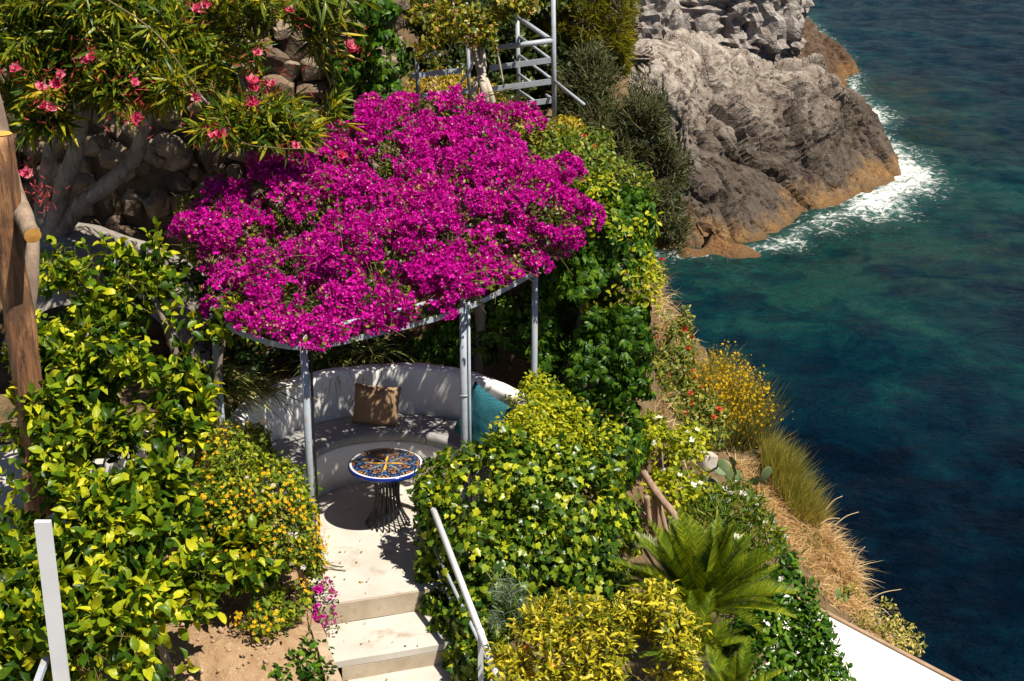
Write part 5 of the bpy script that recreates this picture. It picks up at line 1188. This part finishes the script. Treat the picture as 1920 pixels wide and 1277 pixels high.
tips = np.concatenate([tuft(br, [(1270, 800), (1320, 770), (1400, 790), (1425, 850), (1300, 850)], 3400, .80, .008, BROOM, 1.0, (.12, -.1, 0), .42, .15, 'stems'), tuft(br, [(1280, 740), (1370, 700), (1420, 780), (1400, 820), (1290, 800)], 3800, .62, .008, BROOM, 1.0, (.2, -.1, 0), .45, .15, 'stems')])
i = RNG.choice(len(tips), 3600, False); fp = tips[i] - np.array([0, 0, 1]) * np.abs(RNG.normal(0, .14, 3600))[:, None] + .02 * RNG.normal(size=(3600, 3))
fp = fp[(vnoise(fp * 2.2, 4) > -.25)]
pieces(br, 'flower', LHEAD, fp, lay(fp, unit_rand(len(fp))), .017 * RNG.uniform(.6, 1.2, len(fp)), BRY, 200, 'flowers', 5)
rb = plant('rush_bush', 'green rush-like bush leaning over the cliff edge below the broom', 'shrub', gbase(3.0, 15.8))
tuft(rb, [(1425, 800), (1462, 770), (1515, 860), (1556, 955), (1552, 1000), (1490, 985), (1430, 900)], 17000, .50, .006, RUSH, 1.0, (.22, -.1, 0), .42, .25, 'stems')
dg = link('dry_grass', None, None, (3.3, 14.6, -2.0)); tag(dg, 'straw coloured dry grass along the cliff edge', 'grass', None, 'stuff')
for poly, n, L in (([(1370, 860), (1430, 900), (1480, 960), (1560, 990), (1600, 1070), (1640, 1150), (1560, 1140), (1500, 1060), (1440, 1000), (1390, 950)], 12000, .20), ([(1520, 970), (1570, 1000), (1625, 1090), (1590, 1100), (1540, 1040)], 5000, .26), ([(1560, 1120), (1630, 1110), (1720, 1225), (1800, 1290), (1700, 1240), (1620, 1180)], 6000, .15), ([(1215, 470), (1250, 480), (1265, 600), (1290, 640), (1300, 700), (1235, 690), (1215, 560)], 1300, .24), ([(1240, 700), (1300, 760), (1290, 860), (1220, 820)], 500, .22)):
    tuft(dg, poly, int(n * .7), L * 1.25, .010, DRY, .7, (.25, -.15, 0), .9, .9, 'blades')
def prickly(label, c, n, seed, s=.15):
    t = plant('prickly_pear', label, 'cactus', c, 'prickly pear cacti on the slope'); rg = np.random.default_rng(seed)
    V, F = ICO3; me = mk_mesh('pad', V * np.array([.5, .085, .68]) + np.array([0, 0, .62]), F, CACT); tops = [(np.zeros(3), np.array([0, 0, 1.0]))]
    for i in range(n):
        p0, u = tops[rg.integers(max(0, len(tops) - 4), len(tops))]; d = nrm(u + .75 * rg.normal(size=3) + (0, 0, .35)); yw = rg.uniform(0, 3.1)
        o = link('pad', me, t); zz = Vector(d).to_track_quat('Z', 'Y').to_matrix() @ Matrix.Rotation(yw, 3, 'Z')
        sz = s * rg.uniform(.7, 1.15); o.matrix_basis = Matrix.Translation(Vector(p0)) @ zz.to_4x4() @ Matrix.Scale(sz, 4)
        tops.append((p0 + d * sz * 1.15, d))
prickly('prickly pear cactus on the slope between broom and rushes', P(1408, 905, y=14.6), 16, 3, .125)
prickly('pale prickly pear pads under the red flowers beside the broom', P(1300, 690, y=16.6), 8, 5, .12)
prickly('tiny prickly pear at the cliff edge above white roof', P(1590, 1118, y=13.9), 4, 8, .1)
def slopebush(name, label, blobs, n, tpls, size, mat, base, cat='shrub', seed=5, single=120, fl=None, gap=(2, -.5), **kw):
    t = plant(name, label, cat, base); p, nm = bush(t, blobs, n, tpls, size, mat, single, gap=gap, seed=seed, amp=.3, **kw)
    if fl: scatter_flowers(t, p, nm, fl[0], fl[1], fl[2], fl[3], 'flower', fl[0], .04, cell=2)
    limbs(t, BARK, [([np.array(base) - (0, 0, .1), np.array(base) + (0, 0, .15), np.array(blobs[0][:3])], [.02, .018, .008])], 'stem'); return t
slopebush('mixed_shrub', 'scrubby bush with red trumpet flowers at the corner of creeper wall', [blob(*b) for b in ((1275, 655, 16.2, 34, 36, .3), (1255, 690, 15.6, 45, 50, .35), (1235, 760, 15.2, 40, 60, .35), (1290, 760, 15.4, 55, 50, .35), (1245, 610, 16.0, 28, 45, .3), (1228, 730, 15.0, 24, 70, .25), (1240, 540, 16.9, 22, 50, .3), (1270, 600, 16.6, 26, 30, .3), (1320, 800, 15.3, 60, 45, .35))], 5200, OVAL, .055, leafmat('scrub_leaf', [(0, (.04, .07, .01)), (.5, (.13, .17, .018)), (1, (.36, .30, .05))], .3), gbase(1.7, 15.3), seed=103, fl=(34, DOUBLE, .045, REDF), cell=10)
slopebush('hedge_shrub', 'yellow-green leafy bush with white flowers beside the wooden railing', [blob(*b) for b in ((1240, 850, 13.6, 40, 45, .3), (1290, 890, 13.5, 50, 40, .3), (1330, 930, 13.3, 50, 40, .3), (1260, 920, 13.3, 45, 40, .3), (1220, 820, 13.8, 30, 40, .25), (1300, 830, 14.0, 45, 30, .3))], 3000, OVAL, .06, YGR, gbase(1.5, 13.4), seed=105, fl=(40, SMALLF, .035, WHF), cell=9)
slopebush('white_oleander', 'oleander bush with white flowers above the cycad', [blob(*b) for b in ((1330, 980, 12.9, 50, 35, .3), (1380, 960, 13.1, 45, 40, .3), (1420, 1010, 12.9, 45, 40, .3), (1350, 1020, 12.6, 40, 30, .3), (1440, 1050, 12.7, 35, 35, .25))], 2600, LANCE, .13, leafmat('white_oleander_leaf', [(0, (.03, .075, .008)), (.6, (.085, .15, .012)), (1, (.24, .26, .02))], .35), gbase(1.9, 12.9), seed=107, fl=(34, DOUBLE, .04, WHF), up=.4, axis_out=.8, droop=-.3, cell=10)
slopebush('glossy_bush', 'dark green bush overhanging the white roof corner', [blob(*b) for b in ((1480, 1120, 11.6, 55, 50, .3), (1450, 1190, 11.3, 70, 60, .35), (1520, 1200, 11.2, 50, 60, .3), (1420, 1250, 11.0, 80, 50, .3), (1540, 1255, 11.0, 45, 40, .3), (1390, 1180, 11.4, 50, 50, .3), (1490, 1070, 11.9, 35, 35, .25))], 3400, OVAL, .075, CRP, gbase(2.0, 11.3), seed=109, fl=(14, SMALLF, .03, WHF), single=200, cell=10)
slopebush('cliff_scrub', 'dry wiry scrub on the cliff edge beyond the white roof', [blob(*b) for b in ((1640, 1150, 13.5, 40, 22, .3), (1690, 1200, 13.3, 35, 22, .3), (1600, 1120, 13.8, 30, 16, .3))], 900, OVAL, .04, RUSH, gbase(3.9, 13.4), seed=111, single=0)
t = plant('dry_stalks', 'bare dry stalks sticking out over the sea at the cliff edge', 'stalk', gbase(3.7, 14.2))
for (a, b, c_, d) in ((1560, 990, 1610, 960), (1545, 960, 1580, 930), (1600, 1060, 1622, 1025), (1620, 1130, 1690, 1105), (1640, 1140, 1670, 1155), (1690, 1200, 1715, 1195), (1535, 985, 1575, 972)):
    s = spline([P(a, b, y=14.2), P((a + c_) / 2, (b + d) / 2 - 6, y=14.2), P(c_, d, y=14.2)], 8); part('stalk', *tube(s, np.linspace(.008, .003, 8), 5), plain('straw', (.55, .40, .22), None, rough=.8, bmp=0) if 'straw' not in bpy.data.materials else bpy.data.materials['straw'], t)

# ---- cycads
def frond(L, lean, curve, rng):
    """one cycad frond: arched rib with two rows of stiff leaflets"""
    n = 34; t = np.linspace(0, 1, n); s = np.stack([0 * t, t * L * (1 - .18 * curve * t), L * (curve * -.55 * t ** 2.2)], -1)
    V, F = tube(s, np.linspace(.011, .003, n), 4); T = nrm(np.gradient(s, axis=0)); parts = [(V, F)]
    up = nrm(np.cross(np.tile([1.0, 0, 0], (n, 1)), T))
    for sd_ in (-1, 1):
        i = np.repeat(np.arange(4, n), 2); b = s[i] + T[i] * (np.tile([0, .5], n - 4) * L / n)[:, None]
        ll_ = L * .20 * np.clip(np.sin(np.pi * (.12 + .84 * t[i])), .2, 1) * rng.uniform(.9, 1.1, len(i))
        d = nrm(np.array([sd_, 0, 0]) * 1.0 + T[i] * .8 + up[i] * .75)
        parts.append(strips(b, d, ll_, L * .014, up[i] * -.15 + T[i] * .1, 2, up[i], rng=rng))
    return join(parts)
_fr = [frond(1.0, 0, c_, RNG) for c_ in (.12, .25, .4, .6)]
_frm = [mk_mesh('frond', V, F, CYC) for V, F in _fr]
def cycad(label, c, n, L, seed, lo=.1):
    t = plant('cycad', label, 'cycad', c, 'cycads by the white roof'); rg = np.random.default_rng(seed)
    s = np.stack([np.zeros(6), np.zeros(6), np.linspace(-.5, .05, 6)], -1) + np.array(c); part('trunk', *tube(s, [.11, .12, .12, .12, .11, .06], 14), BARK, t)
    for i in range(n):
        a = i * 2.39996 + rg.uniform(-.2, .2); e = 1.42 - (1.42 - lo) * ((i + .5) / n) ** .8 + rg.uniform(-.1, .1)
        o = link('frond', _frm[min(3, int(i / n * 4))], t); Rz = Matrix.Rotation(a, 4, 'Z') @ Matrix.Rotation(e, 4, 'X') @ Matrix.Rotation(rg.uniform(-.3, .3), 4, 'Y')
        o.matrix_basis = Rz @ Matrix.Scale(L * rg.uniform(.85, 1.1), 4)
cycad('large cycad with arching green fronds in the middle of slope', P(1310, 1150, y=10.9), 64, .80, 4, .42)
cycad('smaller cycad crown just below the large one', P(1300, 1235, y=10.2), 22, .5, 9, .3)
cycad('pale cycad crown cut by the bottom edge of the picture', P(1375, 1330, y=9.7), 18, .5, 12, .4)

# ---- golden orange tree at the bottom
go = plant('orange_tree', 'golden variegated citrus bush with small oranges at the bottom', 'citrus bush', (.5, 9.7, -.9))
GBL = [blob(*b) for b in ((1040, 1232, 9.8, 78, 58, .35), (1130, 1210, 9.8, 95, 65, .4), (1220, 1215, 9.7, 70, 60, .35), (1060, 1180, 9.95, 65, 40, .3), (1240, 1170, 9.9, 45, 40, .3), (995, 1268, 9.6, 42, 34, .25), (1180, 1275, 9.4, 110, 45, .3), (1225, 1130, 10.0, 20, 16, .15), (1190, 1225, 9.75, 55, 45, .3))]
p, nm = sprig_bush(go, clumps(GBL, 150, (.08, .16), .8, .3, 3, 121), 1000, 7, .11, NARROW, .066, GOLD, 300, (2.2, -.45), (.5, 1.05), .25, 2.5, .7, .4, (.6, 1.3), .25, .004, .1, 12, 121)
i = RNG.choice(len(p), 22, False)
for k in i:
    o = part('orange', ICO2[0] * .026 + p[k], ICO2[1], ORANGE, go)
limbs(go, BARK, [([(.5, 9.7, -1.2), (.5, 9.7, -.6), (.55, 9.7, -.3)], [.035, .03, .015])], 'trunk')

# ---- striped grass clumps by the bench
def clump(label, c, n, L, fall, seed):
    t = plant('striped_lily_grass', label, 'grass plant', c, 'striped grass clumps behind the bench'); rg = np.random.default_rng(seed)
    a = rg.uniform(0, 2 * np.pi, n); o = np.stack([np.cos(a), np.sin(a), 0 * a], -1) + np.array(fall)
    d = nrm(o * .65 + np.array([0, 0, 1.0]) + .25 * rg.normal(size=(n, 3))); b = np.array(c) + rg.normal(size=(n, 3)) * np.array([.08, .05, .01])
    V, F = strips(b, d, L * rg.uniform(.6, 1.15, n), .02, nrm(o) * .45 - np.array([0, 0, .85]), 6, rng=rg); nb = 14
    for i in range(min(n, 200)): part('blade', V[i * nb:(i + 1) * nb], F[:12], STRIPE, t)
    if n > 200: part('foliage', V[200 * nb:], F[200 * 12:] - 200 * nb, STRIPE, t, True, 'stuff')
clump('large striped grass clump left of the bench behind lantana', P(400, 735, y=12.45), 260, .62, (.3, -.4, 0), 1)
clump('striped grass tuft beside the left end of the bench wall', P(470, 730, y=12.9), 90, .5, (.4, -.3, 0), 2)
clump('striped grass arching over the bench back right of the left post', P(620, 682, y=13.75), 130, .45, (0, -.7, 0), 3)
clump('striped grass arching over the bench back behind the brown pillow', P(690, 668, y=13.85), 110, .42, (.2, -.6, 0), 4)

# ---- shaded planting behind the bench
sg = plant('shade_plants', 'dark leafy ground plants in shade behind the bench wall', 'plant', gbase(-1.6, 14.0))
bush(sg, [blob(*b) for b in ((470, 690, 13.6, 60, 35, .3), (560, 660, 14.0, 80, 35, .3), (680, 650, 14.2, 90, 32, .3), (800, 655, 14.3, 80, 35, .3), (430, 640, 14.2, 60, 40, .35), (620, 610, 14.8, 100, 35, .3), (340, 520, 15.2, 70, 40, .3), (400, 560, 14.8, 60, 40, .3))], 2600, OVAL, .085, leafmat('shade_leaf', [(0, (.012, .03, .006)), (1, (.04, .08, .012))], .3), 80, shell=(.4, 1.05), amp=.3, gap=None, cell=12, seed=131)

for label, poly, n, L in (('green weeds among the dry grass above the white roof', [(1560, 1060), (1600, 1080), (1620, 1130), (1570, 1120)], 500, .16), ('green weeds beside the prickly pear cactus', [(1370, 880), (1400, 930), (1440, 960), (1400, 960)], 500, .2), ('tuft of weeds at the cliff edge below the rushes', [(1490, 990), (1530, 1000), (1560, 1040), (1510, 1030)], 500, .18)):
    b = region(poly, 3); t = plant('weed_tuft', label, 'weeds', b[0]); tuft(t, poly, n, L, .012, LANT, .8, (.1, -.1, 0), .7, .5, 'blades')
